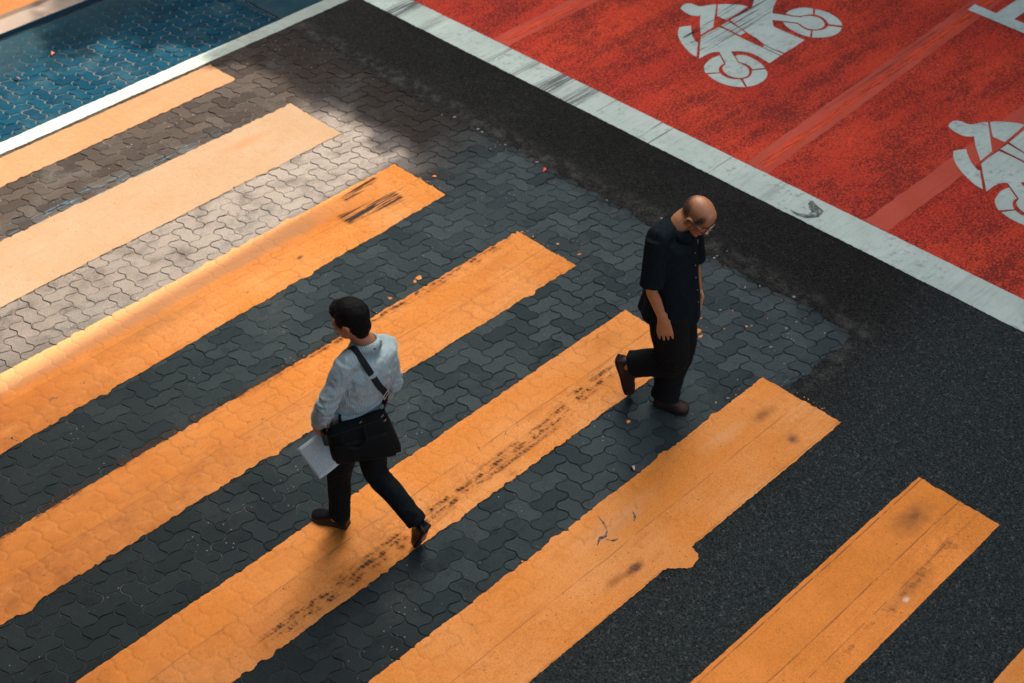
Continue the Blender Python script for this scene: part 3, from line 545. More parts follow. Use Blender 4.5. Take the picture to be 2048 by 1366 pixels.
# tyre tread marks printed on the stripes
def tread_mat(name, px, py, thr=0.5, a=0.8):
    m = Mat(name, 0.85, 0.08); m.col((0.085, 0.043, 0.028)); X, Y, Z = m.xyz()
    ux = m.math('SINE', m.math('ADD', m.math('ADD', m.math('MULTIPLY', X, 6.283 / px), m.math('MULTIPLY', Y, 60)), m.math('MULTIPLY', m.noise(11, 4), 9.0)))
    uy = m.math('SINE', m.math('ADD', m.math('MULTIPLY', Y, 6.283 / py), m.math('MULTIPLY', m.noise(5, 3), 3.0)))
    blk = m.mul(m.math('MULTIPLY_ADD', m.ramp(ux, -0.5, 0.2), 0.45, 0.55), m.math('MULTIPLY_ADD', m.ramp(uy, -0.7, 0.0), 0.75, 0.25))
    grp = m.ramp(m.noise(7.5, 5, m.vec((1, 1.1, 1)), 0.65), thr + 0.03, thr + 0.12)
    brk = m.ramp(m.noise(13, 6, m.vec((1, 1.6, 1)), 0.72), 0.38, 0.62)
    fine_ = m.math('MULTIPLY_ADD', m.noise(90, 3), 0.6, 0.35)
    ed = m.attr('edge')
    m.alpha(m.math('MULTIPLY', m.mul(blk, grp, brk, fine_, ed), a * 1.4, clamp=True)); return m
def band(name, pts, wd, m, par, z=0.0068):
    V = []; F = []; E = []
    pts = sorted(pts); n = 60
    xs = np.linspace(pts[0][0], pts[-1][0], n); ys = np.interp(xs, [p[0] for p in pts], [p[1] for p in pts])
    for k in range(n):
        for q in range(7):
            t = q / 6 - 0.5; V.append((xs[k], ys[k] + t * wd, z)); E.append(min(1, (0.5 - abs(t)) * 4) * min(1, k / 4, (n - 1 - k) / 4))
    for k in range(n - 1):
        for q in range(6): F.append((k * 7 + q, (k + 1) * 7 + q, (k + 1) * 7 + q + 1, k * 7 + q + 1))
    me = mesh(name, V, F); attr(me, 'edge', E); return link(name, me, m.m, par, False)
band('tyre_mark', [(5.70, 4.80), (5.385, 4.78), (4.9, 4.71), (4.0, 4.675), (3.3, 4.64), (2.5, 4.62)], 0.15, tread_mat('tread print', 0.028, 0.05, 0.41, 1.15), st4)
band('tyre_mark', [(5.6, 4.66), (4.69, 4.585), (3.5, 4.57)], 0.06, tread_mat('tread print faint', 0.018, 0.06, 0.5, 0.55), st4)
band('tyre_mark', [(6.25, 6.285), (5.3, 6.285), (4.2, 6.335), (3.1, 6.36), (2.0, 6.36), (1, 6.36)], 0.085, tread_mat('tread print edge', 0.05, 0.045, 0.40, 1.1), st3)
band('tyre_mark', [(6.05, 2.36), (5.3, 2.32), (4.5, 2.29)], 0.10, tread_mat('tread print ribs', 0.03, 0.3, 0.45, 0.5), st6)
m_skid = Mat('skid rubber', 0.75, 0.25); m_skid.col((0.03, 0.025, 0.022))
m_skid.alpha(m_skid.mul(m_skid.ramp(m_skid.noise(6, 5, m_skid.vec((0.35, 9, 1)), 0.55), 0.47, 0.52), m_skid.attr('edge'), 0.95))
band('skid_mark', [(5.40, 7.36), (5.95, 7.29)], 0.17, m_skid, st2)
band('skid_mark', [(5.58, 7.56), (5.97, 7.60)], 0.09, m_skid, st2)

# ---- blue lane beyond the paving, kerb and the pavement behind
m_bp = Mat('blue lane paint', 0.95, 0.01)
c = m_bp.mix(m_bp.ramp(m_bp.noise(1.5, 5), 0.35, 0.7), (0.009, 0.030, 0.045), (0.020, 0.042, 0.054))
c = m_bp.mix(m_bp.math('MULTIPLY', m_bp.ramp(m_bp.noise(5, 6, m_bp.vec((0.7, 2, 1)), 0.65), 0.5, 0.75), 0.5), c, (0.048, 0.066, 0.072))
Xp, Yp, Zp = m_bp.xyz(); m_bp.alpha(m_bp.math('MAXIMUM', m_bp.math('MULTIPLY', m_bp.ramp(m_bp.math('ADD', Yp, m_bp.math('MULTIPLY', m_bp.math('SUBTRACT', m_bp.noise(2.2, 5, rough=0.65), 0.5), 1.3)), 10.9, 11.5), 0.55), m_bp.ramp(Xp, 6.9, 7.0)))
m_bp.col(c); m_bp.bump(m_bp.noise(130, 3), 0.003, 0.5)
loop = [(0.2, 11.68), (0.2, 10.3), (6.98, 10.3), (6.98, 11.68)]
bl = sheet('blue_lane', rough_loop(loop, 0.02, 0.012, 25), 0.0042, m_bp); tag(bl, kind='structure')
b2 = sheet('blue_lane', [(7.05, 10.17), (7.83, 10.17), (7.83, 11.68), (7.05, 11.68)], 0.0036, m_bp); tag(b2, kind='structure')
m_con = Mat('kerb concrete', 0.85, 0.2)
X, Y, Z = m_con.xyz()
c = m_con.mix(m_con.noise(3, 5), (0.115, 0.094, 0.08), (0.17, 0.142, 0.122))
c = m_con.mix(m_con.math('MULTIPLY', m_con.ramp(m_con.noise(18, 5, rough=0.7), 0.55, 0.7), 0.5), c, (0.17, 0.12, 0.09))
c = m_con.mix(m_con.ramp(m_con.math('ADD', Y, m_con.math('MULTIPLY', m_con.noise(4, 3), 0.05)), 11.955, 11.99), c, (0.075, 0.054, 0.044))
c = m_con.mix(m_con.ramp(Z, 0.052, 0.044), c, (0.010, 0.055, 0.09)); m_con.col(c); m_con.bump(m_con.noise(90, 4), 0.003, 0.7)
def box(x0, x1, y0, y1, z0, z1, bev=0.0):
    bm = bmesh.new(); bmesh.ops.create_cube(bm, size=1)
    for v in bm.verts: v.co = Vector(((x0 + x1) / 2 + v.co.x * (x1 - x0), (y0 + y1) / 2 + v.co.y * (y1 - y0), (z0 + z1) / 2 + v.co.z * (z1 - z0)))
    if bev: bmesh.ops.bevel(bm, geom=bm.edges[:], offset=bev, segments=2, affect='EDGES', profile=0.5)
    me = bpy.data.meshes.new('b'); bm.to_mesh(me); bm.free(); return me
kb = link('kerb', box(-12, 30, 11.715, 12.03, -0.05, 0.055, 0.008), m_con.m, smooth=False); tag(kb, kind='structure')
m_tac = Mat('orange pavement', 0.8, 0.2)
c = m_tac.mix(m_tac.noise(8, 5), (0.16, 0.058, 0.014), (0.20, 0.082, 0.026)); c = m_tac.mix(m_tac.math('MULTIPLY', m_tac.ramp(m_tac.noise(45, 5, rough=0.7), 0.5, 0.66), 0.6), c, (0.12, 0.045, 0.012))
m_tac.col(c); m_tac.bump(m_tac.noise(60, 4), 0.006, 0.8)
pvm = link('pavement', box(-12, 30, 12.034, 18, -0.05, 0.05), m_tac.m, smooth=False); tag(pvm, kind='structure')

# ---- litter
m_leaf = Mat('dead leaf', 0.6, 0.3); m_leaf.col(m_leaf.mix(m_leaf.noise(60, 2), (0.15, 0.028, 0.013), (0.23, 0.05, 0.02)))
def leaf(name, x, y, l, w_, rot, m, label, cat, z=0.005):
    V = []; F = []; n = 9
    for k in range(n):
        t = k / (n - 1); hw = w_ * math.sin(math.pi * min(1, t * 0.95 + 0.03)) ** 0.8 / 2
        for s in (-1, 0, 1): V.append(((t - 0.5) * l, s * hw, 0.012 * math.sin(t * 3.1) + 0.010 * abs(s) * math.sin(t * 3.14) * (1.3 if s > 0 else 0.6)))
    for k in range(n - 1):
        for q in (0, 1): F.append((k * 3 + q, (k + 1) * 3 + q, (k + 1) * 3 + q + 1, k * 3 + q + 1))
    me = mesh(name, V, F); o = link(name, me, m.m); o.location = (x, y, z); o.rotation_euler = (0.15, 0.1, rot); return tag(o, label, cat)
leaf('dead_leaf', 5.24, 11.127, 0.058, 0.034, 0.5, m_leaf, 'curled red dead leaf on the blue lane, nearer the kerb', 'leaf', 0.008)
leaf('dead_leaf', 4.788, 10.977, 0.064, 0.026, 2.3, m_leaf, 'flat red dead leaf on the blue lane at the left frame edge', 'leaf', 0.008)
m_pet = Mat('pale petal', 0.5, 0.3); m_pet.col(m_pet.mix(m_pet.noise(50, 2), (0.45, 0.22, 0.20), (0.50, 0.40, 0.37)))
leaf('fallen_petal', 4.985, 4.074, 0.042, 0.024, 1.3, m_pet, 'pale pink petal lying beside the cracked orange stripe', 'petal')
m_rs = Mat('red scrap', 0.5, 0.3); m_rs.col((0.68, 0.08, 0.04))
leaf('plastic_scrap', 6.95, 6.734, 0.048, 0.022, 0.2, m_rs, 'small bright red scrap at the far edge of the paving', 'litter')

# ------------------------------------------------------------------ out of frame: shade casters, some of them added to cut the sky light
m_cc = Mat('viaduct concrete', 0.9, 0.2); m_cc.col(m_cc.mix(m_cc.noise(0.8, 5), (0.26, 0.26, 0.25), (0.36, 0.36, 0.34)))
def thing(name, loc, label, cat):
    o = bpy.data.objects.new(name, None); COL.objects.link(o); o.location = loc; bpy.context.view_layer.update(); return tag(o, label, cat)
fb = thing('footbridge', (0, -1.5, 0), 'concrete footbridge the photograph is taken from', 'footbridge')
link('deck', box(-26, 26, -3.1, -0.45, 4.62, 4.9, 0.02), m_cc.m, fb, False)
for x in (-20, 22): link('column', box(x - 0.3, x + 0.3, -2.1, -1.5, 0.01, 4.62, 0.05), m_cc.m, fb, False)
link('added_canopy', box(-26, 26, -3.3, 1.1, 8.9, 9.05, 0.02), m_cc.m, fb, False)  # added roof slab, blocks sky light over the near ground
for x in (-20, -10, 12, 22): link('post', box(x - 0.08, x + 0.08, -3.0, -2.84, 4.91, 8.89, 0.01), m_cc.m, fb, False)
for yy in (-0.52, -3.03):
    link('handrail', box(-26, 26, yy - 0.03, yy + 0.03, 5.85, 5.91, 0.01), m_cc.m, fb, False)
stw = thing('unseen_building', (-9, 8, 0), 'unseen building added left of the crossing to close off part of the sky', 'building')  # unseen block, added to darken the left side
m_dk = Mat('unseen building dark wall', 0.7, 0.05); m_dk.col(m_dk.mix(m_dk.noise(0.7, 3), (0.02, 0.024, 0.026), (0.035, 0.04, 0.042)))
link('wall', box(-16, -3.6, 0.6, 16, 0.01, 24, 0.03), m_dk.m, stw, False)
link('roof', box(-16.3, -3.3, 0.3, 16.3, 24.01, 24.4, 0.02), m_cc.m, stw, False)
fbd = thing('unseen_building', (10, 30, 0), 'unseen dark block added across the street to cut the sky light', 'building')  # unseen block, added to lower the sky light at the far side
link('wall', box(-30, 40, 18.6, 34, 0.051, 20, 0.03), m_dk.m, fbd, False); link('roof', box(-30.3, 40.3, 18.3, 34.3, 20.01, 20.4, 0.02), m_cc.m, fbd, False)
rbd = thing('unseen_building', (28, 5, 0), 'unseen dark block at the end of the red lanes, shading the crossing', 'building')
link('wall', box(16.0, 34, -14, 8.17, 0.051, 42, 0.03), m_dk.m, rbd, False); link('roof', box(16.02, 34.3, -14.3, 8.15, 42.01, 42.4, 0.02), m_cc.m, rbd, False)
link('shade_podium', box(16.02, 34, 8.19, 18.2, 0.051, 12.36, 0.03), m_dk.m, rbd, False)  # lower wing added and sized to cast the sun patch's right edge
m_bark = Mat('bark', 0.9, 0.2); m_bark.col(m_bark.mix(m_bark.noise(9, 5), (0.06, 0.045, 0.035), (0.13, 0.10, 0.08)))
m_lf = Mat('tree leaf', 0.55, 0.35); m_lf.col(m_lf.mix(m_lf.noise(3, 3), (0.035, 0.075, 0.02), (0.07, 0.12, 0.03)))
def ring_tube(V, F, pts, rads, n=10, closed_caps=True):
    b = len(V); N = len(pts); pts = [Vector(p) for p in pts]
    for k in range(N):
        t = (pts[min(N - 1, k + 1)] - pts[max(0, k - 1)]).normalized(); a = t.orthogonal().normalized() if k == 0 else (a - t * a.dot(t)).normalized(); c_ = t.cross(a)
        for q in range(n): V.append(tuple(pts[k] + (a * math.cos(q * 6.28319 / n) + c_ * math.sin(q * 6.28319 / n)) * rads[k]))
    for k in range(N - 1):
        for q in range(n): F.append((b + k * n + q, b + k * n + (q + 1) % n, b + (k + 1) * n + (q + 1) % n, b + (k + 1) * n + q))
    if closed_caps: F.append(tuple(b + q for q in range(n))[::-1]); F.append(tuple(b + (N - 1) * n + q for q in range(n)))
def tree(loc, label, clumps, limbs, seed, size=1.0):
    rg = random.Random(seed); t = thing('unseen_tree', loc, label, 'tree')
    V = []; F = []
    for L, r0, r1 in limbs:
        n = len(L); ring_tube(V, F, L, [r0 + (r1 - r0) * k / (n - 1) for k in range(n)])
    link('trunk', mesh('trunk', V, F), m_bark.m, t)
    V = []; F = []
    for (cx, cy, cz, rr, cnt) in clumps:
        for k in range(cnt):
            d = Vector((rg.gauss(0, 1), rg.gauss(0, 1), rg.gauss(0, 0.6))); p = Vector((cx, cy, cz)) + d * rr * 0.55
            a = Vector((rg.gauss(0, 1), rg.gauss(0, 1), rg.gauss(0, 0.5))).normalized(); bb = a.cross(Vector((rg.gauss(0, .5), rg.gauss(0, .5), 1))).normalized()
            l = rg.uniform(0.05, 0.10) * size; b = len(V)
            V += [tuple(p - a * l), tuple(p + bb * l * 0.45), tuple(p + a * l), tuple(p - bb * l * 0.45)]; F.append((b, b + 1, b + 2, b + 3))
    link('crown', mesh('crown', V, F), m_lf.m, t, False)
rg = random.Random(5); cl = []
K_ = 1 / math.tan(R(SUN_EL))
def over(x, y, z): return (x + z * K_, y + 0.047 * z * K_, z)      # the place at height z that shades the ground at x, y
for k in range(120):
    z = rg.uniform(7.6, 10.4); cl.append(over(7.45 + abs(rg.gauss(0, 1.4)), rg.uniform(7.4, 13.5), z) + (rg.uniform(0.3, 0.5), 90))
for k in range(26):
    z = rg.uniform(7.5, 8.8); yy_ = rg.uniform(7.6, 12.3); cl.append(over((6.50 if yy_ < 9.9 else 6.30) + rg.gauss(0, 0.06), yy_, z) + (rg.uniform(0.10, 0.17), 30))
for (sx_, sy_) in ((6.0, 11.9), (5.85, 11.65), (6.05, 11.35), (5.7, 11.5), (5.95, 11.1), (6.15, 11.6), (5.55, 11.25), (6.2, 11.15), (6.1, 12.0), (6.25, 10.8), (6.3, 11.4), (6.3, 11.9)): cl.append(over(sx_, sy_, 8.2) + (0.28, 70))
tree((14.6, 10.6, 0), 'broad leafy rain tree beside the red lanes, dappling the edge of the sun patch', cl,
     [([(14.6, 10.6, 0.01), (14.5, 10.6, 3), (14.4, 10.5, 6.2)], .30, .22), ([(14.4, 10.5, 6.1), (13.6, 9.6, 7.4), (13.0, 8.4, 8.4)], .16, .04), ([(14.4, 10.5, 6.1), (13.7, 11.2, 7.4), (13.0, 12.4, 8.4)], .15, .04), ([(14.4, 10.5, 6.1), (15.4, 10.4, 8), (16.0, 9.8, 9.6)], .15, .05)], 11, 1.35)
rg = random.Random(10); cl = []
for k in range(320): cl.append((min(rg.uniform(-3.0, 4.0), rg.uniform(-3, 5.5)), rg.uniform(-0.5, 9.0), rg.uniform(7.1, 9.5), rg.uniform(0.35, 0.6), 90))  # unseen crown, added to dim the ground on the left
tree((-2.2, 2.6, 0), 'unseen tree added left of the crossing, its dense crown dimming the left stripe ends', cl,
     [([(-2.2, 2.6, 0.01), (-2.2, 2.7, 3), (-2.0, 2.9, 6.3)], .26, .18), ([(-2.0, 2.9, 6.2), (-0.6, 4.0, 8.2), (1.2, 6.0, 9.3)], .15, .05), ([(-2.0, 2.9, 6.2), (-0.8, 2.2, 8.2), (1.6, 1.2, 9.6)], .15, .05), ([(-2.0, 2.9, 6.2), (-1.8, 5.0, 8.0), (-0.8, 8.0, 9.3)], .14, .04)], 13, 1.7)
# ------------------------------------------------------------------ people
def catmull(P, n):
    P = [np.asarray(p, float) for p in P]; out = []
    for i in range(len(P) - 1):
        p0 = P[max(0, i - 1)]; p1 = P[i]; p2 = P[i + 1]; p3 = P[min(len(P) - 1, i + 2)]
        for k in range(n):
            t = k / n
            out.append(0.5 * (2 * p1 + (p2 - p0) * t + (2 * p0 - 5 * p1 + 4 * p2 - p3) * t * t + (3 * p1 - p0 - 3 * p2 + p3) * t ** 3))
    out.append(P[-1]); return np.array(out)
def unit(v): v = np.asarray(v, float); return v / (np.linalg.norm(v) + 1e-9)
def limb(B, pts, rads, ref, n=18, sub=5, caps=True, power=2.0):
    """closed tube with elliptic sections; rads: (across ref, other) per control point; ref: one vector or one per point."""
    V, F = B; pts = [np.asarray(p, float) for p in pts]
    rads = [np.array((r, r) if np.isscalar(r) else r, float) for r in rads]
    refs = [np.asarray(ref, float)] * len(pts) if np.ndim(ref) == 1 else [np.asarray(q, float) for q in ref]
    C = catmull(pts, sub); Rr = np.maximum(catmull(rads, sub), 0.002); Rf = catmull(refs, sub)
    if caps is True:
        t0 = unit(C[0] - C[1]); t1 = unit(C[-1] - C[-2]); cs = []; rs = []; fs = []
        for a in (1.0, 0.92, 0.7, 0.4): m = Rr[0].min() * 0.75; cs.append(C[0] + t0 * m * a); rs.append(Rr[0] * max(0.05, math.sqrt(max(0, 1 - a * a)))); fs.append(Rf[0])
        ce = []; re = []; fe = []
        for a in (0.4, 0.7, 0.92, 1.0): m = Rr[-1].min() * 0.75; ce.append(C[-1] + t1 * m * a); re.append(Rr[-1] * max(0.05, math.sqrt(max(0, 1 - a * a)))); fe.append(Rf[-1])
        C = np.vstack([cs, C, ce]); Rr = np.vstack([rs, Rr, re]); Rf = np.vstack([fs, Rf, fe])
    N = len(C); b = len(V)
    T = np.gradient(C, axis=0)
    for k in range(N):
        t = unit(T[k]); s = unit(Rf[k] - t * (Rf[k] @ t)); o = np.cross(t, s)
        for q in range(n):
            a = 2 * math.pi * q / n; ca, sa = math.cos(a), math.sin(a)
            if power != 2.0: ca = math.copysign(abs(ca) ** (2 / power), ca); sa = math.copysign(abs(sa) ** (2 / power), sa)
            V.append(tuple(C[k] + s * Rr[k][0] * ca + o * Rr[k][1] * sa))
    for k in range(N - 1):
        for q in range(n): F.append((b + k * n + q, b + k * n + (q + 1) % n, b + (k + 1) * n + (q + 1) % n, b + (k + 1) * n + q))
    F.append(tuple(b + q for q in range(n))[::-1]); F.append(tuple(b + (N - 1) * n + q for q in range(n)))
def blob(B, c, ax, rad, n=20, m=12):
    """ellipsoid; ax = 3 unit axes, rad = 3 radii"""
    V, F = B; b = len(V); c = np.asarray(c, float); ax = [unit(a) for a in ax]
    for i in range(m + 1):
        th = math.pi * i / m
        for q in range(n):
            ph = 2 * math.pi * q / n; d = (math.sin(th) * math.cos(ph), math.sin(th) * math.sin(ph), math.cos(th))
            V.append(tuple(c + sum(ax[k] * rad[k] * d[k] for k in range(3))))
    for i in range(m):
        for q in range(n): F.append((b + i * n + q, b + (i + 1) * n + q, b + (i + 1) * n + (q + 1) % n, b + i * n + (q + 1) % n))
def fuse(B, vox, it=6, fac=0.5, disp=None, dec=None):
    me = mesh('tmp', B[0], B[1]); bm = bmesh.new(); bm.from_mesh(me); bmesh.ops.remove_doubles(bm, verts=bm.verts[:], dist=1e-5); bmesh.ops.recalc_face_normals(bm, faces=bm.faces[:]); bm.to_mesh(me); bm.free()
    o = bpy.data.objects.new('tmp', me); COL.objects.link(o)
    r = o.modifiers.new('r', 'REMESH'); r.mode = 'VOXEL'; r.voxel_size = vox; r.use_smooth_shade = True
    s = o.modifiers.new('s', 'SMOOTH'); s.factor = fac; s.iterations = it
    dg = bpy.context.evaluated_depsgraph_get(); dg.update()
    me2 = bpy.data.meshes.new_from_object(o.evaluated_get(dg)); bpy.data.objects.remove(o)
    if disp:
        n = len(me2.vertices); co = np.empty(n * 3); me2.vertices.foreach_get('co', co); co = co.reshape(n, 3)
        no = np.empty(n * 3); me2.vertices.foreach_get('normal', no); no = no.reshape(n, 3)
        d = np.array([disp(p, q) for p, q in zip(co, no)]); co += no * d[:, None]
        me2.vertices.foreach_set('co', co.ravel()); me2.update()
    return me2
def vco(me):
    co = np.empty(len(me.vertices) * 3); me.vertices.foreach_get('co', co); return co.reshape(-1, 3)
def vno(me):
    co = np.empty(len(me.vertices) * 3); me.vertices.foreach_get('normal', co); return co.reshape(-1, 3)
def ridge(p, sx, sy, sz, o=0.0):
    v = mnoise.noise(Vector((p[0] * sx + o, p[1] * sy, p[2] * sz))); return (1 - abs(v) * 2.2)
def subset(me, keep_face, name, off=0.0, thick=None):
    """copy of some faces of a mesh pushed out by off"""
    co = vco(me); no = vno(me); F = [tuple(p.vertices) for p in me.polygons]
    F = [f for f in F if keep_face(co[list(f)].mean(0), no[list(f)].mean(0))]
    ids = sorted({i for f in F for i in f}); mp = {i: k for k, i in enumerate(ids)}
    o_ = np.array([off(co[i]) if callable(off) else off for i in ids])
    V = co[ids] + no[ids] * o_[:, None]
    return mesh(name, V, [tuple(mp[i] for i in f) for f in F])

m_skin = Mat('skin', 0.38, 0.5)
tone = m_skin.attr('tone')
c = m_skin.mix(m_skin.noise(30, 3), (0.35, 0.150, 0.066), (0.45, 0.205, 0.098))
c = m_skin.mix(tone, c, (0.24, 0.078, 0.042)); m_skin.col(c); m_skin.bump(m_skin.noise(160, 3), 0.0012, 0.5)
m_skin.b.inputs['Subsurface Weight'].default_value = 0.08; m_skin.b.inputs['Subsurface Radius'].default_value = (0.01, 0.004, 0.002)
def cloth(name, a, b, sc=60, rough=0.9, bump=0.002, wr=True):
    m = Mat(name, rough, 0.06); m.col(m.mix(m.ramp(m.noise(sc, 4), 0.3, 0.7), a, b))
    n = m.bump(m.noise(350, 2), bump * 0.5, 0.6)
    if wr: m.bump(m.noise(16, 4, m.vec((1.0, 1.0, 0.8)), 0.55, 1.2), 0.012, 0.55, n)
    return m
m_blk = cloth('black cotton', (0.0048, 0.0095, 0.0125), (0.0085, 0.0145, 0.0185))
m_trs = cloth('black trousers', (0.0045, 0.0078, 0.0088), (0.0075, 0.0118, 0.013))
m_trs2 = cloth('faded black trousers', (0.0065, 0.0085, 0.0088), (0.011, 0.0125, 0.0125))
m_hair = Mat('black hair', 0.65, 0.10); m_hair.col(m_hair.mix(m_hair.noise(90, 3), (0.0028, 0.0032, 0.0034), (0.0065, 0.0068, 0.0068))); m_hair.bump(m_hair.noise(260, 3, m_hair.vec((1, 1, 0.25))), 0.003, 0.7)
m_shoe = Mat('black leather', 0.36, 0.22); m_shoe.col((0.0055, 0.0068, 0.0076)); m_shoe.bump(m_shoe.noise(40, 3), 0.002, 0.3)
m_shoeb = Mat('dark brown leather', 0.45, 0.2); m_shoeb.col(m_shoeb.mix(m_shoeb.noise(25, 3), (0.022, 0.012, 0.010), (0.040, 0.021, 0.016))); m_shoeb.bump(m_shoeb.noise(40, 3), 0.002, 0.4)
m_sole = Mat('rubber sole', 0.8, 0.2); m_sole.col((0.010, 0.009, 0.009))
m_welt = Mat('brown welt', 0.6, 0.3); m_welt.col((0.16, 0.055, 0.030))
m_met = Mat('steel buckle', 0.3, 0.5); m_met.col((0.6, 0.6, 0.58)); m_met.b.inputs['Metallic'].default_value = 1.0
m_nyl = Mat('black nylon', 0.75, 0.10); m_nyl.col(m_nyl.mix(m_nyl.noise(40, 3), (0.0030, 0.0048, 0.0054), (0.0055, 0.0082, 0.009))); m_nyl.bump(m_nyl.noise(300, 2), 0.0015, 0.6)
m_strap = Mat('webbing strap', 0.75, 0.2); m_strap.col((0.007, 0.0125, 0.017)); m_strap.bump(m_strap.noise(400, 1), 0.001, 0.5)

def head_parts(B, c, f, u, s=1.0):
    f = unit(f); u = unit(np.asarray(u) - f * (np.asarray(u) @ f)); sd = np.cross(f, u)
    P = lambda a, b, d=0.0: np.asarray(c) + f * a * s + u * b * s + sd * d * s
    ax = (sd, f, u); r = lambda *q: [x * s for x in q]
    blob(B, P(-0.012, 0.022), ax, r(0.077, 0.096, 0.088), 28, 18)          # cranium
    blob(B, P(0.030, 0.030), ax, r(0.066, 0.062, 0.066))                    # forehead
    blob(B, P(0.026, -0.045), ax, r(0.061, 0.066, 0.078))                   # face
    blob(B, P(0.040, -0.088), ax, r(0.046, 0.046, 0.034))                   # jaw
    blob(B, P(0.074, -0.108), ax, r(0.022, 0.020, 0.018))                   # chin
    blob(B, P(0.078, 0.004), ax, r(0.050, 0.014, 0.010))                    # brow
    limb(B, [P(0.086, 0.000), P(0.099, -0.022), P(0.112, -0.044)], r(0.009, 0.011, 0.014), sd, 12, 3)   # nose
    for k in (-1, 1):
        blob(B, P(0.098, -0.048, 0.013 * k), ax, r(0.009, 0.011, 0.009), 10, 8)
        blob(B, P(0.056, -0.038, 0.042 * k), ax, r(0.020, 0.026, 0.020), 12, 8)    # cheek
        blob(B, P(0.078, -0.012, 0.032 * k), ax, r(0.015, 0.013, 0.010), 12, 8)    # closed lid
        e = [unit(sd * k * 0.9 + f * -0.35), f, unit(u - f * 0.2)]
        blob(B, P(-0.012, -0.026, 0.078 * k), e, r(0.010, 0.021, 0.033), 14, 10)   # ear
        limb(B, [P(0.004, -0.008, 0.080 * k), P(-0.010, 0.006, 0.086 * k), P(-0.028, -0.006, 0.088 * k), P(-0.028, -0.030, 0.085 * k), P(-0.014, -0.054, 0.079 * k)], r(.005, .006, .006, .006, .006), f, 8, 3)
    for dz, w_ in ((-0.066, 0.0075), (-0.076, 0.0085)):
        limb(B, [P(0.082, dz, -0.024), P(0.096, dz, 0), P(0.082, dz, 0.024)], r(w_ * .6, w_, w_ * .6), u, 10, 3)
    return P, sd, f, u
def hand(B, w_, d, back, thumb, curl=0.35, s=1.0, spread=0.010, tcurl=0.3):
    """wrist point, direction of the palm, back-of-hand normal, thumb-side vector"""
    w_ = np.asarray(w_, float); d = unit(d); back = unit(np.asarray(back) - d * (np.asarray(back) @ d)); th = np.cross(back, d); th = th if th @ np.asarray(thumb) > 0 else -th
    A = lambda x, y, z=0.0: w_ + (d * x + th * y + back * z) * s
    limb(B, [A(-0.03, 0), A(0.005, 0), A(0.04, 0.001), A(0.075, 0.0), A(0.092, -0.002)], [(0.027 * s, 0.020 * s), (0.028 * s, 0.019 * s), (0.037 * s, 0.017 * s), (0.041 * s, 0.014 * s), (0.037 * s, 0.011 * s)], th, 18, 4)
    for k, (y, L, x0) in enumerate(((0.033, (0.044, 0.027, 0.022), 0.090), (0.011, (0.048, 0.031, 0.023), 0.094), (-0.0115, (0.044, 0.029, 0.022), 0.090), (-0.033, (0.034, 0.022, 0.020), 0.082))):
        p = A(x0 - 0.012, y, -0.002); pts = [p]; ang = 0.12; dd = unit(d + th * (y * spread * 40))
        for l in L:
            ang += curl * (1 + 0.12 * k); q = pts[-1] + (dd * math.cos(ang) - back * math.sin(ang)) * l * s; pts.append(q)
        limb(B, pts, [0.0086 * s, 0.0080 * s, 0.0074 * s, 0.0060 * s], th, 10, 3)
    p0 = A(0.018, 0.020, -0.008); p1 = A(0.045, 0.040, -0.022); p2 = A(0.072, 0.040 - 0.01 * tcurl, -0.036 - 0.02 * tcurl); p3 = A(0.094, 0.034 - 0.02 * tcurl, -0.046 - 0.03 * tcurl)
    limb(B, [p0, p1, p2, p3], [0.014 * s, 0.0125 * s, 0.0105 * s, 0.0075 * s], back, 10, 3)
def shoe(par, heel, toe, up, ms, label=None, w_=0.048, welt=None, h=0.075):
    heel = np.asarray(heel, float); toe = np.asarray(toe, float); d = unit(toe - heel); up = unit(np.asarray(up) - d * (np.asarray(up) @ d)); sd = np.cross(d, up); L = np.linalg.norm(toe - heel)
    st_ = [(0.0, .60, .62), (0.06, .74, .92), (0.18, .78, 1.0), (0.32, .74, .98), (0.48, .82, .82), (0.62, .96, .64), (0.76, 1.0, .52), (0.88, .88, .42), (0.96, .62, .34), (1.0, .30, .25)]
    def build(z0, z1f, grow, flat):
        V = []; F = []; n = 20
        S = [(t, a, b) for t, a, b in st_]
        C = catmull([np.array(x) for x in S], 3)
        for t, a, b in C:
            c_ = heel + d * L * (0.01 + 0.98 * t)
            for q in range(n):
                an = 2 * math.pi * q / n; ca, sa = math.cos(an), math.sin(an)
                x = math.copysign(abs(ca) ** 0.85, ca) * a * w_ * grow; z = z0 + (max(0, sa) ** 0.8) * b * z1f if sa > 0 else z0 - flat * (abs(sa) ** 0.3)
                V.append(tuple(c_ + sd * x + up * z))
        N = len(C)
        for k in range(N - 1):
            for q in range(n): F.append((k * n + q, k * n + (q + 1) % n, (k + 1) * n + (q + 1) % n, (k + 1) * n + q))
        F.append(tuple(range(n))[::-1]); F.append(tuple((N - 1) * n + q for q in range(n))); return V, F
    me = mesh('shoe', *build(0.022, h, 1.0, 0.004)); o = link('shoe', me, ms, par)
    if label: o['label'] = label
    link('sole', mesh('sole', *build(0.016, 0.008, 1.10, 0.015)), m_sole.m, o)
    if welt:
        V, F = build(0.021, 0.003, 1.075, 0.002); link('welt', mesh('welt', V, F), welt.m, o)
    lac = ([], [])
    for t in (0.44, 0.50, 0.56):
        c_ = heel + d * L * t + up * (0.022 + h * (0.90 - (t - 0.44) * 1.5)); limb(lac, [c_ - sd * 0.016, c_ + up * 0.004, c_ + sd * 0.016], [0.0022] * 3, up, 8, 2)
    link('laces', mesh('laces', *lac), m_sole.m, o)
    return o
def body_obj(B, vox, label, base, group=None):
    me = fuse(B, vox, 3, 0.5); o = link('person', me, m_skin.m); recentre(o, base); tag(o, label, 'person'); return o
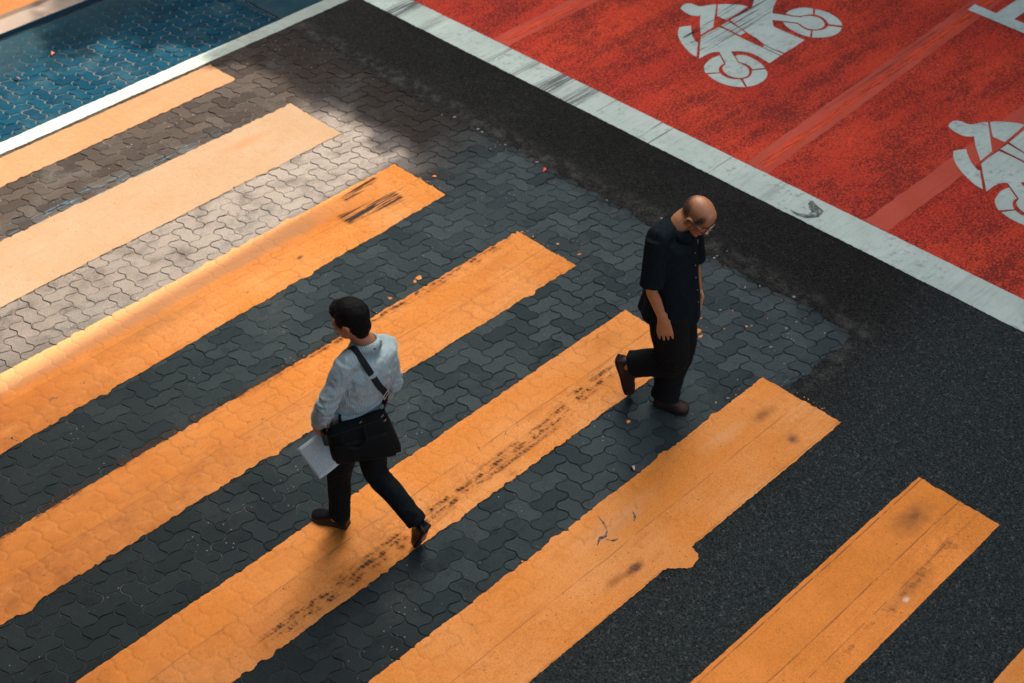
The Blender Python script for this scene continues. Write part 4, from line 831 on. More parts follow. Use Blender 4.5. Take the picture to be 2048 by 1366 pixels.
def buttons(par, pts, m):
    for p, n_ in pts:
        B = ([], []); n_ = unit(n_); t = unit(np.cross(n_, (0, 0, 1))); limb(B, [np.asarray(p) - n_ * 0.001, np.asarray(p) + n_ * 0.003], [0.0042, 0.0042], t, 12, 1, False); link('button', mesh('button', *B), m, par)
def band_mesh(name, pts, nrm, wd, th, m, par):
    """flat strap along pts; nrm = outward normals"""
    C = catmull(pts, 8); Nn = catmull(nrm, 8); T = np.gradient(C, axis=0); V = []; F = []
    for k in range(len(C)):
        t = unit(T[k]); n_ = unit(Nn[k] - t * (Nn[k] @ t)); s_ = np.cross(t, n_)
        for a, b in ((-1, 0), (1, 0), (1, 1), (-1, 1)): V.append(tuple(C[k] + s_ * a * wd / 2 + n_ * b * th))
    for k in range(len(C) - 1):
        for q in range(4): F.append((k * 4 + q, k * 4 + (q + 1) % 4, (k + 1) * 4 + (q + 1) % 4, (k + 1) * 4 + q))
    F += [(3, 2, 1, 0), tuple((len(C) - 1) * 4 + q for q in range(4))]
    return link(name, mesh(name, V, F), m, par, False)

# ================================================================== man with the shoulder bag (seen from behind)
J = {k: np.array(v) for k, v in DATA['m1'].items()}; a_, r_v = J['a'], J['r']; UP = np.array((0, 0, 1.0))
fw = unit(-0.55 * r_v + 0.83 * a_); rt = unit(0.83 * r_v + 0.55 * a_)            # chest
fp = unit(-0.72 * r_v + 0.70 * a_); rp = unit(0.70 * r_v + 0.72 * a_)            # hips
pel = (J['hipL'] + J['hipR']) / 2; pel[2] = 0.93
for q_ in ('shL', 'shR'): J[q_] = J[q_] + UP * 0.035
J['anR'] = J['anR'] + unit(J['knR'] - J['anR']) * 0.05
shm = (J['shL'] + J['shR']) / 2; hc = J['head'] - UP * 0.012
neck = shm + UP * 0.085 - fw * 0.005
B = ([], [])
hf = unit(-0.83 * r_v + 0.50 * a_ - 0.20 * UP); hu = unit(UP + hf * 0.25)
P, hs, hf, hu = head_parts(B, hc, hf, hu, 1.0)
limb(B, [neck - UP * 0.06, neck, hc - UP * 0.07 - hf * 0.02, hc - UP * 0.02 - hf * 0.02], [0.062, 0.055, 0.053, 0.055], rt)
limb(B, [pel, pel * .5 + shm * .5, shm], [(0.11, 0.07), (0.10, 0.065), (0.12, 0.065)], [rp, rt, rt])
for s_ in ('L', 'R'):
    sh, el, wr = J['sh' + s_], J['el' + s_], J['wr' + s_]
    limb(B, [sh, (sh + el) / 2, el, el * .6 + wr * .4, wr], [0.043, 0.040, 0.034, 0.035, 0.025], fw)
    hp, kn, an = J['hip' + s_], J['kn' + s_], J['an' + s_]
    limb(B, [hp, (hp + kn) / 2, kn, kn * .65 + an * .35, an], [0.070, 0.062, 0.048, 0.046, 0.034], rp)
    hl, to = J['heel' + s_], (J['toeL'] if s_ == 'L' else J['ballR']); limb(B, [an, an * .3 + (hl * .6 + to * .4) * .7 + UP * 0.01, hl * .35 + to * .65 + UP * 0.03], [0.032, 0.032, 0.025], rp)
handd = unit((J['wrL'] - J['elL']) * 0.6 + np.array((0, 0, -0.18)) + fw * 0.02)
hand(B, J['wrL'], handd, -rt * 0.9 - fw * 0.1, fw, 0.75)
hand(B, J['wrR'], unit(fw * 0.7 - UP * 0.2 - rt * 0.4), rt, UP, 0.5)
man1 = body_obj(B, 0.0045, 'person seen from behind in pale striped shirt, carrying a shoulder bag and papers', (3.55, 4.78, 0))
attr(man1.data, 'tone', [0.25] * len(man1.data.vertices))
# hair: short crop
hB = ([], [])
Q = lambda a, b, d=0.0: hc + hf * a + hu * b + hs * d
axh = (hs, hf, hu)
blob(hB, Q(-0.016, 0.030), axh, (0.083, 0.100, 0.094), 32, 22)
blob(hB, Q(0.040, 0.058), axh, (0.062, 0.060, 0.050), 24, 14)
blob(hB, Q(-0.050, -0.034), axh, (0.066, 0.056, 0.066), 24, 14)
blob(hB, Q(-0.050, -0.075), axh, (0.050, 0.036, 0.040), 20, 12)
for k in (-1, 1): blob(hB, Q(-0.002, 0.010, 0.050 * k), axh, (0.032, 0.062, 0.044), 20, 12)
hme = fuse(hB, 0.0045, 3, 0.5, lambda p, n_: 0.004 * mnoise.noise(Vector(p) * 40) + 0.002 * mnoise.noise(Vector((p[0] * 130, p[1] * 130, p[2] * 60))))
link('hair', hme, m_hair.m, man1)
# shirt: torso, sleeves and their stripes
m_shirt = Mat('striped shirt cotton', 0.85, 0.15)
sc_ = m_shirt.attr('stripe'); w1 = m_shirt.math('SINE', m_shirt.math('MULTIPLY', sc_, 6.283 / 0.0075))
c = m_shirt.mix(m_shirt.math('MULTIPLY', m_shirt.ramp(w1, -0.5, 0.9), 0.5), (0.33, 0.445, 0.465), (0.165, 0.225, 0.25)); m_shirt.col(c)
n_ = m_shirt.bump(m_shirt.noise(380, 2), 0.0008, 0.4); m_shirt.bump(m_shirt.noise(13, 5, m_shirt.vec((1, 1, 0.6)), 0.55, 1.5), 0.022, 0.8, n_)
shB = ([], [])
wst = pel + UP * 0.10
limb(shB, [pel + UP * 0.03, wst, pel * .45 + shm * .55 - fw * 0.01, shm - UP * 0.075 - fw * 0.012, shm + UP * 0.005 - fw * 0.005, neck - UP * 0.048],
     [(0.150, 0.108), (0.150, 0.106), (0.172, 0.118), (0.180, 0.116), (0.140, 0.088), (0.070, 0.064)], [rp, rp, rt, rt, rt, rt], 28, 6)
limb(shB, [J['shL'] - UP * 0.005, shm + UP * 0.022, J['shR'] - UP * 0.005], [(0.062, 0.062), (0.062, 0.070), (0.062, 0.062)], fw, 20, 6)
for s_ in ('L', 'R'):
    sh, el, wr = J['sh' + s_], J['el' + s_], J['wr' + s_]
    cuff = el * .10 + wr * .90 if s_ == 'L' else el * .25 + wr * .75
    limb(shB, [sh * 1.0, sh * .6 + el * .4, el, el * .55 + cuff * .45, cuff], [(0.062, 0.066), (0.060, 0.062), 0.055, 0.052, 0.044], fw, 20, 6, False)
eL, eR = J['elL'], J['elR']
def wrinkle1(p, n_):
    d = 0.0075 * (mnoise.noise(Vector((p[0] * 9, p[1] * 9, p[2] * 16))) + 0.5 * mnoise.noise(Vector((p[0] * 22, p[1] * 22, p[2] * 34))))
    low = max(0.0, 1 - abs(p[2] - (pel[2] + 0.13)) / 0.13); d += low * 0.018 * (ridge(p, 8, 8, 26) - 0.5)
    for e in (eL, eR):
        q = max(0.0, 1 - np.linalg.norm(p - e) / 0.13); d += q * 0.020 * (ridge(p, 14, 14, 30, 3) - 0.55)
    for e in (J['shL'], J['shR']):
        q = max(0.0, 1 - np.linalg.norm(p - (e - UP * 0.09)) / 0.12); d += q * 0.016 * (ridge(p, 22, 22, 9, 5) - 0.5)
    return d
sme = fuse(shB, 0.006, 5, 0.5, wrinkle1)
co = vco(sme); sv = []
for p in co:
    best = None
    for s_ in ('L', 'R'):
        sh, el, wr = J['sh' + s_], J['el' + s_], J['wr' + s_]
        for q0, q1 in ((sh, el), (el, wr)):
            dd = q1 - q0; t = np.clip((p - q0) @ dd / (dd @ dd), 0.12 if q0 is sh else 0, 1); o_ = p - q0 - dd * t; l = np.linalg.norm(o_)
            if best is None or l < best[0]: best = (l, o_, dd)
    side = (p - shm) @ rt
    if abs(side) > 0.13 and best[0] < 0.085:
        dd = unit(best[2]); x = unit(np.cross(dd, fw)); y = np.cross(dd, x); sv.append(math.atan2(best[1] @ y, best[1] @ x) * 0.055)
    else: sv.append(side)
attr(sme, 'stripe', sv)
shirt = link('shirt', sme, m_shirt.m, man1)
# collar
cv = []; cf = []; n = 44; cn = neck - UP * 0.012
for q in range(n + 1):
    an = math.radians(20 + 320 * q / n); dr = fw * math.cos(an) + rt * math.sin(an); fr = 0.5 + 0.5 * math.cos(an)
    for rad, z in ((0.061, -0.014), (0.062, 0.034), (0.067, 0.039), (0.076 + 0.006 * fr, 0.016), (0.084 + 0.014 * fr ** 2, -0.012 - 0.020 * fr ** 2)):
        cv.append(tuple(cn + dr * rad * (1.0 if abs(math.cos(an)) < 2 else 1) + UP * (z - 0.022 * fr * (1 if z > 0 else 0.4))))
for q in range(n):
    for k in range(4): cf.append((q * 5 + k, q * 5 + k + 1, (q + 1) * 5 + k + 1, (q + 1) * 5 + k))
cme = mesh('collar', cv, cf); attr(cme, 'stripe', [(p - shm) @ rt for p in vco(cme)])
col_ = link('collar', cme, m_shirt.m, shirt); sm_ = col_.modifiers.new('t', 'SOLIDIFY'); sm_.thickness = 0.0025
bB = ([], []); pb = cn - fw * 0.078 + UP * 0.010 - rt * 0.0; limb(bB, [pb, pb - fw * 0.004], [0.0055, 0.0055], rt, 10, 1, False); link('button', mesh('button', *bB), m_strap.m, shirt)
# trousers
tB = ([], [])
limb(tB, [pel + UP * 0.075, pel, pel - UP * 0.07], [(0.142, 0.102), (0.152, 0.112), (0.135, 0.105)], rp, 26, 6)
for s_ in ('L', 'R'):
    hp, kn, an = J['hip' + s_], J['kn' + s_], J['an' + s_]; dn = unit(an - kn); e_ = 0.075 if s_ == 'L' else 0.055
    limb(tB, [hp, hp * .6 + kn * .4, kn, kn * .5 + an * .5, an + dn * e_], [(0.098, 0.106), (0.090, 0.096), (0.071, 0.075), (0.063, 0.068), (0.058, 0.068)], rp, 22, 7, False)
def wrinkle2(p, n_):
    d = 0.004 * mnoise.noise(Vector((p[0] * 10, p[1] * 10, p[2] * 12)))
    for e in (J['knL'], J['knR'], J['anL'], J['anR']):
        q = max(0.0, 1 - np.linalg.norm(p - e) / 0.14); d += q * 0.008 * (ridge(p, 10, 10, 24, 7) - 0.5)
    return d
link('trousers', fuse(tB, 0.007, 5, 0.5, wrinkle2), m_trs.m, man1)
shoe(man1, J['heelL'] + UP * 0.004, J['toeL'] + UP * 0.004, UP, m_shoe.m, welt=m_welt)
tR = J['ballR'] + UP * 0.006; hR = J['heelR'] + (J['heelR'] - tR) * 0.02
shoe(man1, hR, tR + unit(tR - hR) * 0.02 * 0 , unit(np.cross(unit(tR - hR), rp) * -1) if np.cross(unit(tR - hR), rp)[2] < 0 else unit(np.cross(unit(tR - hR), rp)), m_shoe.m, welt=m_welt)

# bag
bag = thing('messenger_bag', tuple(pel - a_ * 0.17 - UP * 0.12), 'soft black laptop bag slung behind the hips of the man in the striped shirt', 'bag')
def K(px, py, k):      # point on the vertical plane k metres beyond the man's own plane, from sideways r / height z
    return pel + r_v * px + a_ * k + UP * py
bn = unit(-a_ * 0.93 - r_v * 0.10 + UP * 0.16)
def bagpt(u, v, w_):   # u 0..1 left-right, v 0..1 bottom-top, w_ out of the back
    TL, TR, BL, BR_ = K(-0.165, 0.120, -0.125), K(0.155, 0.180, -0.075), K(-0.150, -0.105, -0.135), K(0.235, -0.112, -0.115)
    return (TL * (1 - u) + TR * u) * v + (BL * (1 - u) + BR_ * u) * (1 - v) + bn * w_
def bag_box(u0, u1, v0, v1, w0, w1, nu=16, nv=14, puff=0.012, e=5.0):
    V = []; F = []
    def add(w_, side):
        b = len(V)
        for i in range(nu + 1):
            for j in range(nv + 1):
                u, v = i / nu, j / nv; q = max(0, (1 - abs(2 * u - 1) ** e)) * max(0, (1 - abs(2 * v - 1) ** e))
                rr = 0.035; uu, vv = u, v
                # rounded corners
                cx, cy = abs(2 * u - 1), abs(2 * v - 1); kx = 1 - 0.05 * (cy ** 6) * 1.0; ky = 1 - 0.06 * (cx ** 6)
                uu = 0.5 + (u - 0.5) * kx; vv = 0.5 + (v - 0.5) * ky
                z = (w0 + w1) / 2 + side * ((w1 - w0) / 2 * (0.35 + 0.65 * q ** 0.5) + puff * q * (1 + 0.5 * mnoise.noise(Vector((u * 3, v * 3, side)))))
                V.append(tuple(bagpt(u0 + (u1 - u0) * uu, v0 + (v1 - v0) * vv, z)))
        return b
    b0 = add(0, 1); b1 = add(0, -1); I = lambda b, i, j: b + i * (nv + 1) + j
    for i in range(nu):
        for j in range(nv):
            F.append((I(b0, i, j), I(b0, i + 1, j), I(b0, i + 1, j + 1), I(b0, i, j + 1))); F.append((I(b1, i, j), I(b1, i, j + 1), I(b1, i + 1, j + 1), I(b1, i + 1, j)))
    for i in range(nu):
        F.append((I(b0, i, 0), I(b1, i, 0), I(b1, i + 1, 0), I(b0, i + 1, 0))); F.append((I(b0, i, nv), I(b0, i + 1, nv), I(b1, i + 1, nv), I(b1, i, nv)))
    for j in range(nv):
        F.append((I(b0, 0, j), I(b0, 0, j + 1), I(b1, 0, j + 1), I(b1, 0, j))); F.append((I(b0, nu, j), I(b1, nu, j), I(b1, nu, j + 1), I(b0, nu, j + 1)))
    return V, F
link('bag_body', mesh('bag_body', *bag_box(0, 1, 0, 1, 0.0, 0.095)), m_nyl.m, bag)
link('front_pocket', mesh('front_pocket', *bag_box(0.06, 0.94, 0.05, 0.62, 0.088, 0.118, puff=0.006)), m_nyl.m, bag)
zp = [bagpt(u, 0.93 - 0.02 * math.sin(u * 3.14), 0.104) for u in np.linspace(0.05, 0.95, 9)]
band_mesh('zip', zp, [bn] * 9, 0.006, 0.002, m_strap.m, bag)
h1 = [bagpt(0.24, 0.86, 0.105), bagpt(0.25, 0.72, 0.128), bagpt(0.34, 0.56, 0.138), bagpt(0.47, 0.50, 0.140), bagpt(0.59, 0.58, 0.136), bagpt(0.64, 0.74, 0.126), bagpt(0.63, 0.90, 0.108)]
band_mesh('handle', h1, [bn, bn + r_v * -.5 + UP * .5, bn - r_v * .3 + UP * .8, bn + UP, bn + r_v * .4 + UP * .6, bn + r_v * .5, bn], 0.014, 0.004, m_nyl.m, bag)
h2 = [bagpt(0.24, 0.96, 0.02), bagpt(0.25, 1.13, 0.0), bagpt(0.33, 1.25, -0.02), bagpt(0.44, 1.25, -0.02), bagpt(0.56, 1.12, 0.0), bagpt(0.62, 0.98, 0.03)]
band_mesh('handle', h2, [bn] * 6, 0.016, 0.004, m_nyl.m, bag)
def surf(p, d0=0.5):      # push a strap point out to the shirt surface along -a
    return np.asarray(p)
dgm = bpy.context.evaluated_depsgraph_get()
from mathutils.bvhtree import BVHTree
bv = BVHTree.FromPolygons([tuple(v) for v in vco(sme)], [tuple(p.vertices) for p in sme.polygons])
def near(p, off=0.004):
    q, nn, i, dist = bv.find_nearest(Vector(p)); return np.array(q) + np.array(nn) * off, np.array(nn)
sp = []; sn = []
start = J['shL'] * 0.62 + neck * 0.38
front = [shm - UP * 0.27 + rt * 0.10 + fw * 0.13, shm - UP * 0.15 + rt * 0.00 + fw * 0.13, start - UP * 0.06 + fw * 0.085]
over = [start + UP * 0.05 + fw * 0.01, start - fw * 0.085 + UP * 0.0 + rt * 0.01]
back = [shm - fw * 0.14 - UP * (0.02 + 0.092 * k) + rt * (-0.085 + 0.050 * k) for k in range(1, 5)]
hipf = [pel + rp * 0.17 + fp * 0.03 + UP * 0.19]
for p in hipf + front + over + back:
    q, nn = near(p); sp.append(q); sn.append(nn)
e1 = bagpt(0.965, 1.0, 0.06); sp.append(e1); sn.append(bn); sp.insert(0, bagpt(0.99, 0.97, 0.0)); sn.insert(0, rp)
band_mesh('strap', sp, sn, 0.036, 0.004, m_strap.m, bag)
q, nn = near(shm - fw * 0.14 - UP * 0.25 + rt * 0.040, 0.010)
td = unit(sp[-2] - sp[-4]); sd_ = np.cross(td, nn)
fB = ([], [])
rc = [q + td * a * 0.020 + sd_ * b * 0.024 for a, b in ((-1, -1), (1, -1), (1, 1), (-1, 1), (-1, -1))]
for p0, p1 in zip(rc, rc[1:]): limb(fB, [p0, p1], [0.0016, 0.0016], nn, 8, 2)
link('buckle', mesh('buckle', *fB), m_met.m, bag)
for u, v in ((0.965, 0.97), (0.97, 0.86), (0.60, 1.0)):
    cB = ([], []); p = bagpt(u, v, 0.10); limb(cB, [p - r_v * 0.006 - UP * 0.006, p, p + r_v * 0.006 + UP * 0.008], [0.0025, 0.003, 0.002], bn, 10, 2); link('clip', mesh('clip', *cB), m_met.m, bag)
# papers and phone in the left hand
hp_ = J['wrL'] + handd * 0.075
def sheet_mesh(name, O, e1, e2, curve, n=10, th=0.0015):
    V = []; F = []; nn = unit(np.cross(e1, e2))
    for i in range(n + 1):
        for j in range(n + 1):
            u, v = i / n, j / n; V.append(tuple(O + e1 * u + e2 * v + nn * (curve * math.sin(math.pi * u) + 0.4 * curve * v * v)))
    for i in range(n):
        for j in range(n): F.append((i * (n + 1) + j, (i + 1) * (n + 1) + j, (i + 1) * (n + 1) + j + 1, i * (n + 1) + j + 1))
    me = mesh(name, V, F); uv = me.uv_layers.new(name='UVMap')
    for p in me.polygons:
        for li in p.loop_indices:
            k = me.loops[li].vertex_index; uv.data[li].uv = ((k // (n + 1)) / n, (k % (n + 1)) / n)
    return me
m_pap = Mat('printed paper', 0.7, 0.2)
uvn = m_pap.t.nodes.new('ShaderNodeUVMap').outputs[0]; ux, uy, _ = m_pap.xyz(uvn)
ln = m_pap.mul(m_pap.ramp(m_pap.math('SINE', m_pap.math('MULTIPLY', uy, 118.0)), 0.1, 0.5), m_pap.ramp(m_pap.noise(1.0, 4, m_pap.vec((26, 8, 1), uvn)), 0.38, 0.46))
mg = m_pap.mul(m_pap.ramp(ux, 0.10, 0.13), m_pap.ramp(ux, 0.92, 0.89), m_pap.ramp(uy, 0.08, 0.11), m_pap.ramp(uy, 0.94, 0.90))
m_pap.col(m_pap.mix(m_pap.mul(ln, mg, 0.55), (0.48, 0.60, 0.62), (0.18, 0.24, 0.27)))
pa = thing('printed_sheets', tuple(hp_), 'white printed papers in the left hand of the man in the striped shirt', 'papers')
from_ = J['wrL'] - UP * 0.075
A_ = from_ + r_v * 0.012 + a_ * 0.035 - UP * 0.005
e_w = unit(-r_v * 0.80 - UP * 0.42 - a_ * 0.30) * 0.170; e_h = unit(r_v * 0.44 - UP * 0.72 - a_ * 0.35) * 0.215
pme = sheet_mesh('top_sheet', A_, e_w, e_h, 0.012); o = link('top_sheet', pme, m_pap.m, pa); q_ = o.modifiers.new('t', 'SOLIDIFY'); q_.thickness = 0.001
m_fold = Mat('clear brown folder', 0.35, 0.4); m_fold.col((0.07, 0.062, 0.055))
pme = sheet_mesh('folder', A_ + a_ * 0.012 + r_v * 0.030 - UP * 0.01, e_w * 0.55, e_h * 0.80, 0.012); o = link('folder', pme, m_fold.m, pa); q_ = o.modifiers.new('t', 'SOLIDIFY'); q_.thickness = 0.0015
ph = bpy.data.meshes.new('p'); bm = bmesh.new(); bmesh.ops.create_cube(bm, size=1); 
for v in bm.verts: v.co = Vector((v.co.x * 0.072, v.co.y * 0.145, v.co.z * 0.009))
bmesh.ops.bevel(bm, geom=bm.edges[:], offset=0.0035, segments=3, affect='EDGES'); bm.to_mesh(ph); bm.free()
m_ph = Mat('phone glass', 0.15, 0.5); m_ph.col((0.006, 0.006, 0.007))
pho = link('phone', ph, m_ph.m); tag(pho, 'small black phone gripped above the papers by the man in the striped shirt', 'phone')
lx = unit(r_v * 0.92 + UP * 0.1 - a_ * .25); ly = unit(UP * 0.9 - r_v * 0.28); lz = unit(np.cross(lx, ly)); ly = np.cross(lz, lx)
mt = Matrix([Vector(lx), Vector(ly), Vector(lz)]).transposed().to_4x4(); mt.translation = Vector(J['wrL'] + r_v * 0.045 - UP * 0.065 - a_ * 0.045); pho.matrix_world = mt

# ================================================================== bald man in black
J = {k: np.array(v) for k, v in DATA['m2'].items()}; a_, r_v = J['a'], J['r']
fw = unit(0.93 * r_v - 0.36 * a_); rt = unit(-0.36 * r_v - 0.93 * a_)
pel = (J['hipL'] + J['hipR']) / 2; pel[2] = 0.86; shm = (J['shL'] + J['shR']) / 2; shm[2] = 1.395; hc = J['head']
neck = shm + UP * 0.065 + fw * 0.03
B = ([], [])
hf = unit(0.70 * r_v - 0.34 * a_ - 0.60 * UP); hu = unit(UP * 0.8 + fw * 0.58)
P, hs, hf, hu = head_parts(B, hc, hf, hu, 1.02)
hs2 = hs
limb(B, [neck - UP * 0.07 - fw * 0.02, neck, hc - hu * 0.05 - hf * 0.03, hc - hf * 0.02], [0.068, 0.062, 0.058, 0.055], rt)
limb(B, [pel, pel * .5 + shm * .5, shm], [(0.12, 0.075), (0.11, 0.07), (0.12, 0.065)], rt)
for s_ in ('L', 'R'):
    sh, el, wr = J['sh' + s_], J['el' + s_], J['wr' + s_]
    limb(B, [sh, (sh + el) / 2, el, el * .6 + wr * .4, wr], [0.044, 0.041, 0.034, 0.034, 0.024], fw)
    hp, kn, an = J['hip' + s_], J['kn' + s_], J['an' + s_]
    limb(B, [hp, (hp + kn) / 2, kn, kn * .65 + an * .35, an], [0.070, 0.062, 0.048, 0.046, 0.034], rt)
    hl, to = J['heel' + s_], (J['toeL'] if s_ == 'L' else J['ballR']); limb(B, [an, hl * .6 + to * .4 + (an - hl) * 0.3, hl * .35 + to * .65 + (an - hl) * 0.12], [0.032, 0.030, 0.022], rt)
hd = unit((J['wrR'] - J['elR']) * 0.5 + fw * 0.01 - UP * 0.16)
hand(B, J['wrR'], hd, rt * 0.95 + fw * 0.32, fw, 0.10, 1.2, 0.010)
hdl = unit((J['wrL'] - J['elL']) * 0.4 - UP * 0.2); hand(B, J['wrL'], hdl, -rt, fw, 0.3)
man2 = body_obj(B, 0.0033, 'balding person in glasses and all black clothes, head bowed, walking with one heel lifted', (5.53, 4.33, 0))
co = vco(man2.data) + np.array(man2.location)
mouth = hc + hf * 0.09 - hu * 0.071; tn = []
for p in co:
    t = 0.0
    d = p - mouth; t = max(t, 0.8 * (np.linalg.norm(d) < 0.024))
    if (p - hc) @ hu < -0.03 and np.linalg.norm(p - hc) < 0.16 and (p - hc) @ hf > 0.0: t = max(t, 0.35)
    for k in (-1, 1):
        e = hc - hf * 0.012 - hu * 0.028 + hs * 0.087 * k; t = max(t, 0.75 * (np.linalg.norm(p - e) < 0.014))
    tn.append(t)
attr(man2.data, 'tone', tn)
# hair patches, brows
m_h2 = Mat('cropped greying hair', 0.7, 0.3); m_h2.col(m_h2.mix(m_h2.noise(120, 3), (0.020, 0.017, 0.014), (0.06, 0.05, 0.042)))
m_h2.alpha(m_h2.mul(m_h2.attr('dens'), m_h2.ramp(m_h2.noise(230, 3), 0.18, 0.62)))
loc = lambda p: ((p - hc) @ hf, (p - hc) @ hu, (p - hc) @ hs2)
def dens(p):
    f_1, u_1, s_1 = loc(p)
    back = np.clip((0.066 - u_1 + (-f_1 - 0.05) * 0.3 + 0.02 * mnoise.noise(Vector(p) * 40)) / 0.05, 0, 1) * np.clip((-0.030 - f_1) / 0.035, 0, 1) * np.clip((u_1 + 0.050) / 0.022, 0, 1)
    temple = np.clip(1.25 - math.hypot((f_1 - 0.030 - (u_1 - 0.03) * 0.10) / 0.024, (u_1 - 0.030) / 0.042), 0, 1) * np.clip((abs(s_1) - 0.035) / 0.02, 0, 1) * 1.4
    side = 0.42 * np.clip(1.2 - math.hypot((f_1 + 0.005) / 0.055, (u_1 - 0.020) / 0.045), 0, 1) * np.clip((abs(s_1) - 0.05) / 0.015, 0, 1)
    return float(np.clip(max(back * 0.9, temple * 0.95, side), 0, 1))
tmp = man2.data.copy(); tmp.transform(Matrix.Translation(man2.location))
hm = subset(tmp, lambda p, n_: np.linalg.norm(p - hc) < 0.14 and dens(p) > 0.02 and not (abs(loc(p)[2]) > 0.0845 * 1.02), 'hair', lambda p: 0.0025)
attr(hm, 'dens', [dens(p) for p in vco(hm)])
hair2 = link('hair', hm, m_h2.m, man2)
m_brow = Mat('eyebrow', 0.8, 0.2); m_brow.col((0.05, 0.035, 0.028))
for k in (-1, 1):
    bB = ([], []); limb(bB, [P(0.090, 0.006, 0.014 * k), P(0.091, 0.011, 0.032 * k), P(0.074, 0.006, 0.054 * k)], [0.004, 0.0045, 0.003], hu, 8, 4); link('eyebrow', mesh('eyebrow', *bB), m_brow.m, man2)
# glasses
gl = bpy.data.objects.new('glasses', None); COL.objects.link(gl); gl.location = tuple(P(0.10, -0.01)); gl.parent = man2; bpy.context.view_layer.update(); gl.matrix_parent_inverse = man2.matrix_world.inverted(); bpy.context.view_layer.update()
m_fr = Mat('dark spectacle frame', 0.35, 0.5); m_fr.col((0.012, 0.011, 0.011))
m_gold = Mat('thin bright rim', 0.25, 0.5); m_gold.col((0.75, 0.62, 0.48)); m_gold.b.inputs['Metallic'].default_value = 0.9
m_len = Mat('spectacle lens', 0.05, 0.5); m_len.col((0.85, 0.85, 0.85)); m_len.alpha(0.16)
for k in (-1, 1):
    rB = ([], []); pts = [P(0.112 - 0.008 * abs(math.cos(t)), -0.018 + 0.018 * math.sin(t), 0.034 * k + 0.025 * math.cos(t)) for t in np.linspace(0, 6.283, 17)]
    limb(rB, pts, [0.0018] * 17, hf, 8, 2, False); link('rim', mesh('rim', *rB), m_gold.m, gl)
    V = [tuple(p) for p in pts[:-1]] + [tuple(P(0.113, -0.018, 0.034 * k))]; link('lens', mesh('lens', V, [(16, i, (i + 1) % 16) for i in range(16)]), m_len.m, gl)
    tB_ = ([], []); limb(tB_, [P(0.106, -0.010, 0.060 * k), P(0.085, -0.007, 0.076 * k), P(0.04, -0.006, 0.083 * k), P(0.0, -0.004, 0.090 * k), P(-0.02, -0.016, 0.090 * k)], [0.0040] * 5, hs, 8, 3); link('temple_arm', mesh('temple_arm', *tB_), m_fr.m, gl)
bB = ([], []); limb(bB, [P(0.107, -0.012, -0.010), P(0.116, -0.009, 0), P(0.107, -0.012, 0.010)], [0.0018] * 3, hu, 8, 3); link('bridge', mesh('bridge', *bB), m_gold.m, gl)
# loose black shirt, worn untucked
shB = ([], [])
hem = pel - UP * 0.075; bk = -fw
limb(shB, [hem + bk * 0.02, pel + UP * 0.06 + bk * 0.012, pel * .5 + shm * .5 + bk * 0.01, shm - UP * 0.09 + bk * 0.010, shm + UP * 0.0, neck - UP * 0.022],
     [(0.186, 0.190), (0.176, 0.172), (0.178, 0.150), (0.182, 0.138), (0.150, 0.105), (0.078, 0.074)], rt, 30, 7, False)
limb(shB, [J['shL'], shm + UP * 0.018 - fw * 0.015, J['shR']], [(0.070, 0.066), (0.072, 0.070), (0.070, 0.066)], fw, 20, 6)
for s_ in ('L', 'R'):
    sh, el = J['sh' + s_], J['el' + s_]; e2 = el * .96 + sh * .04 if s_ == 'R' else el
    limb(shB, [sh, sh * .55 + el * .45, e2], [(0.070, 0.070), (0.070, 0.066), (0.072, 0.062)], fw, 20, 6, False)
def wrinkle3(p, n_):
    d = 0.006 * mnoise.noise(Vector((p[0] * 8, p[1] * 8, p[2] * 4))) + 0.003 * mnoise.noise(Vector((p[0] * 24, p[1] * 24, p[2] * 10)))
    q = max(0.0, 1 - (p[2] - hem[2]) / 0.3); d += q * 0.010 * mnoise.noise(Vector((p[0] * 14, p[1] * 14, 2.0 + p[2] * 2)))
    for e in (J['shL'], J['shR']):
        q = max(0.0, 1 - np.linalg.norm(p - (e - UP * 0.10)) / 0.14); d += q * 0.008 * (ridge(p, 20, 20, 8, 5) - 0.5)
    return d
sme2 = fuse(shB, 0.0065, 5, 0.5, wrinkle3); shirt2 = link('shirt', sme2, m_blk.m, man2)
bv2 = BVHTree.FromPolygons([tuple(v) for v in vco(sme2)], [tuple(p.vertices) for p in sme2.polygons])
m_btn = Mat('pale button', 0.4, 0.4); m_btn.col((0.22, 0.17, 0.14)); bt = []
for k in range(6):
    p = shm + fw * 0.2 - UP * (0.03 + 0.088 * k); q, nn, i, dd = bv2.ray_cast(Vector(p + fw * 0.2), Vector(-fw)); 
    if q: bt.append((np.array(q), np.array(nn)))
buttons(shirt2, bt, m_btn.m)
pk = shm + fw * 0.2 - UP * 0.10 - rt * 0.085; q, nn, i, dd = bv2.ray_cast(Vector(pk + fw * 0.2), Vector(-fw))
if q:
    bB = ([], []); limb(bB, [np.array(q) - UP * 0.012, np.array(q) + UP * 0.012], [(0.006, 0.004), (0.006, 0.004)], rt, 8, 2); link('pocket_badge', mesh('pocket_badge', *bB), m_btn.m, shirt2)
cv = []; cf = []; n = 44; cn = neck - UP * 0.010 - fw * 0.006
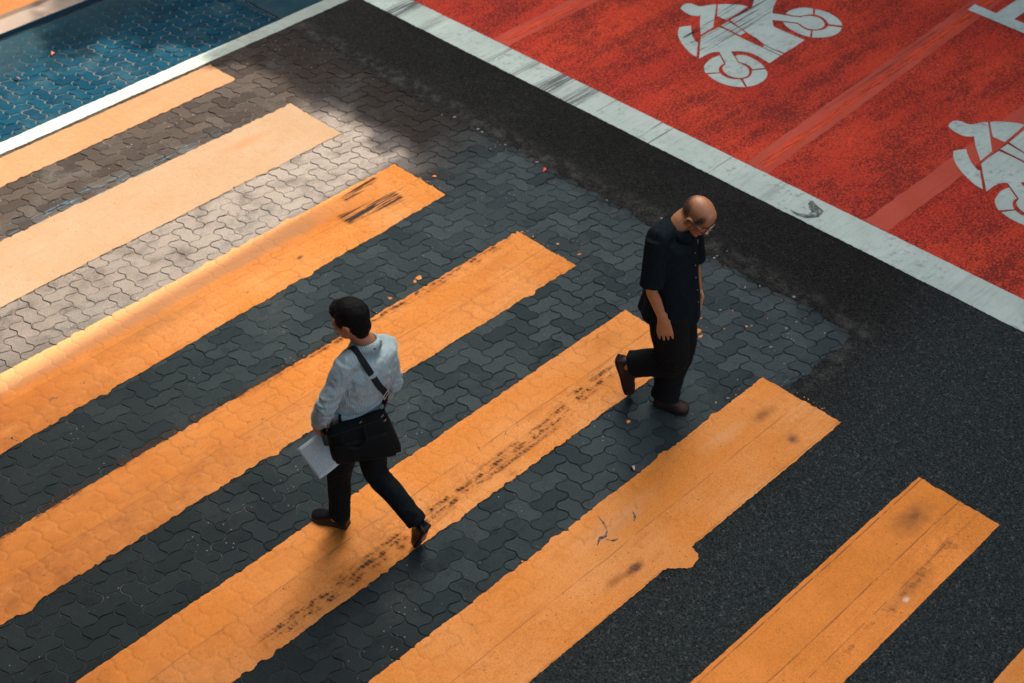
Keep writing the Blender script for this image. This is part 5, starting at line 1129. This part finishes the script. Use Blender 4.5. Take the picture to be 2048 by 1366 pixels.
for q in range(n + 1):
    an = math.radians(18 + 324 * q / n); dr = fw * math.cos(an) + rt * math.sin(an); fr = 0.5 + 0.5 * math.cos(an)
    for rad, z in ((0.070, -0.030), (0.071, 0.020), (0.076, 0.024), (0.084 + 0.008 * fr, -0.002), (0.089 + 0.016 * fr ** 2, -0.026 - 0.018 * fr ** 2)):
        cv.append(tuple(cn + dr * rad + UP * (z - 0.035 * fr)))
for q in range(n):
    for k in range(4): cf.append((q * 5 + k, q * 5 + k + 1, (q + 1) * 5 + k + 1, (q + 1) * 5 + k))
col2 = link('collar', mesh('collar', cv, cf), m_blk.m, shirt2); sm_ = col2.modifiers.new('t', 'SOLIDIFY'); sm_.thickness = 0.003
# baggy trousers
tB = ([], [])
limb(tB, [pel + UP * 0.08, pel, pel - UP * 0.09], [(0.155, 0.125), (0.162, 0.135), (0.145, 0.125)], rt, 26, 6)
for s_ in ('L', 'R'):
    hp, kn, an = J['hip' + s_], J['kn' + s_], J['an' + s_]; dn = unit(an - kn); e_ = 0.075 if s_ == 'L' else -0.045
    limb(tB, [hp, hp * .6 + kn * .4, kn, kn * .5 + an * .5, an + dn * e_], [(0.110, 0.130), (0.102, 0.124), (0.088, 0.106), (0.080, 0.094), (0.078, 0.094)], rt, 24, 7, False)
def wrinkle4(p, n_):
    d = 0.006 * mnoise.noise(Vector((p[0] * 9, p[1] * 9, p[2] * 7)))
    for e in (J['knL'], J['knR'], J['anL'], J['anR']):
        q = max(0.0, 1 - np.linalg.norm(p - e) / 0.18); d += q * 0.012 * (ridge(p, 10, 10, 18, 7) - 0.5)
    return d
link('trousers', fuse(tB, 0.007, 5, 0.5, wrinkle4), m_trs2.m, man2)
shoe(man2, J['heelL'] + UP * 0.004, J['toeL'] + UP * 0.004, UP, m_shoeb.m, w_=0.052)
tR, hR = J['ballR'], J['heelR']; up_ = unit((J['knR'] - J['anR']) - unit(tR - hR) * ((J['knR'] - J['anR']) @ unit(tR - hR)))
shoe(man2, hR, tR, up_, m_shoeb.m, w_=0.052, h=0.085)
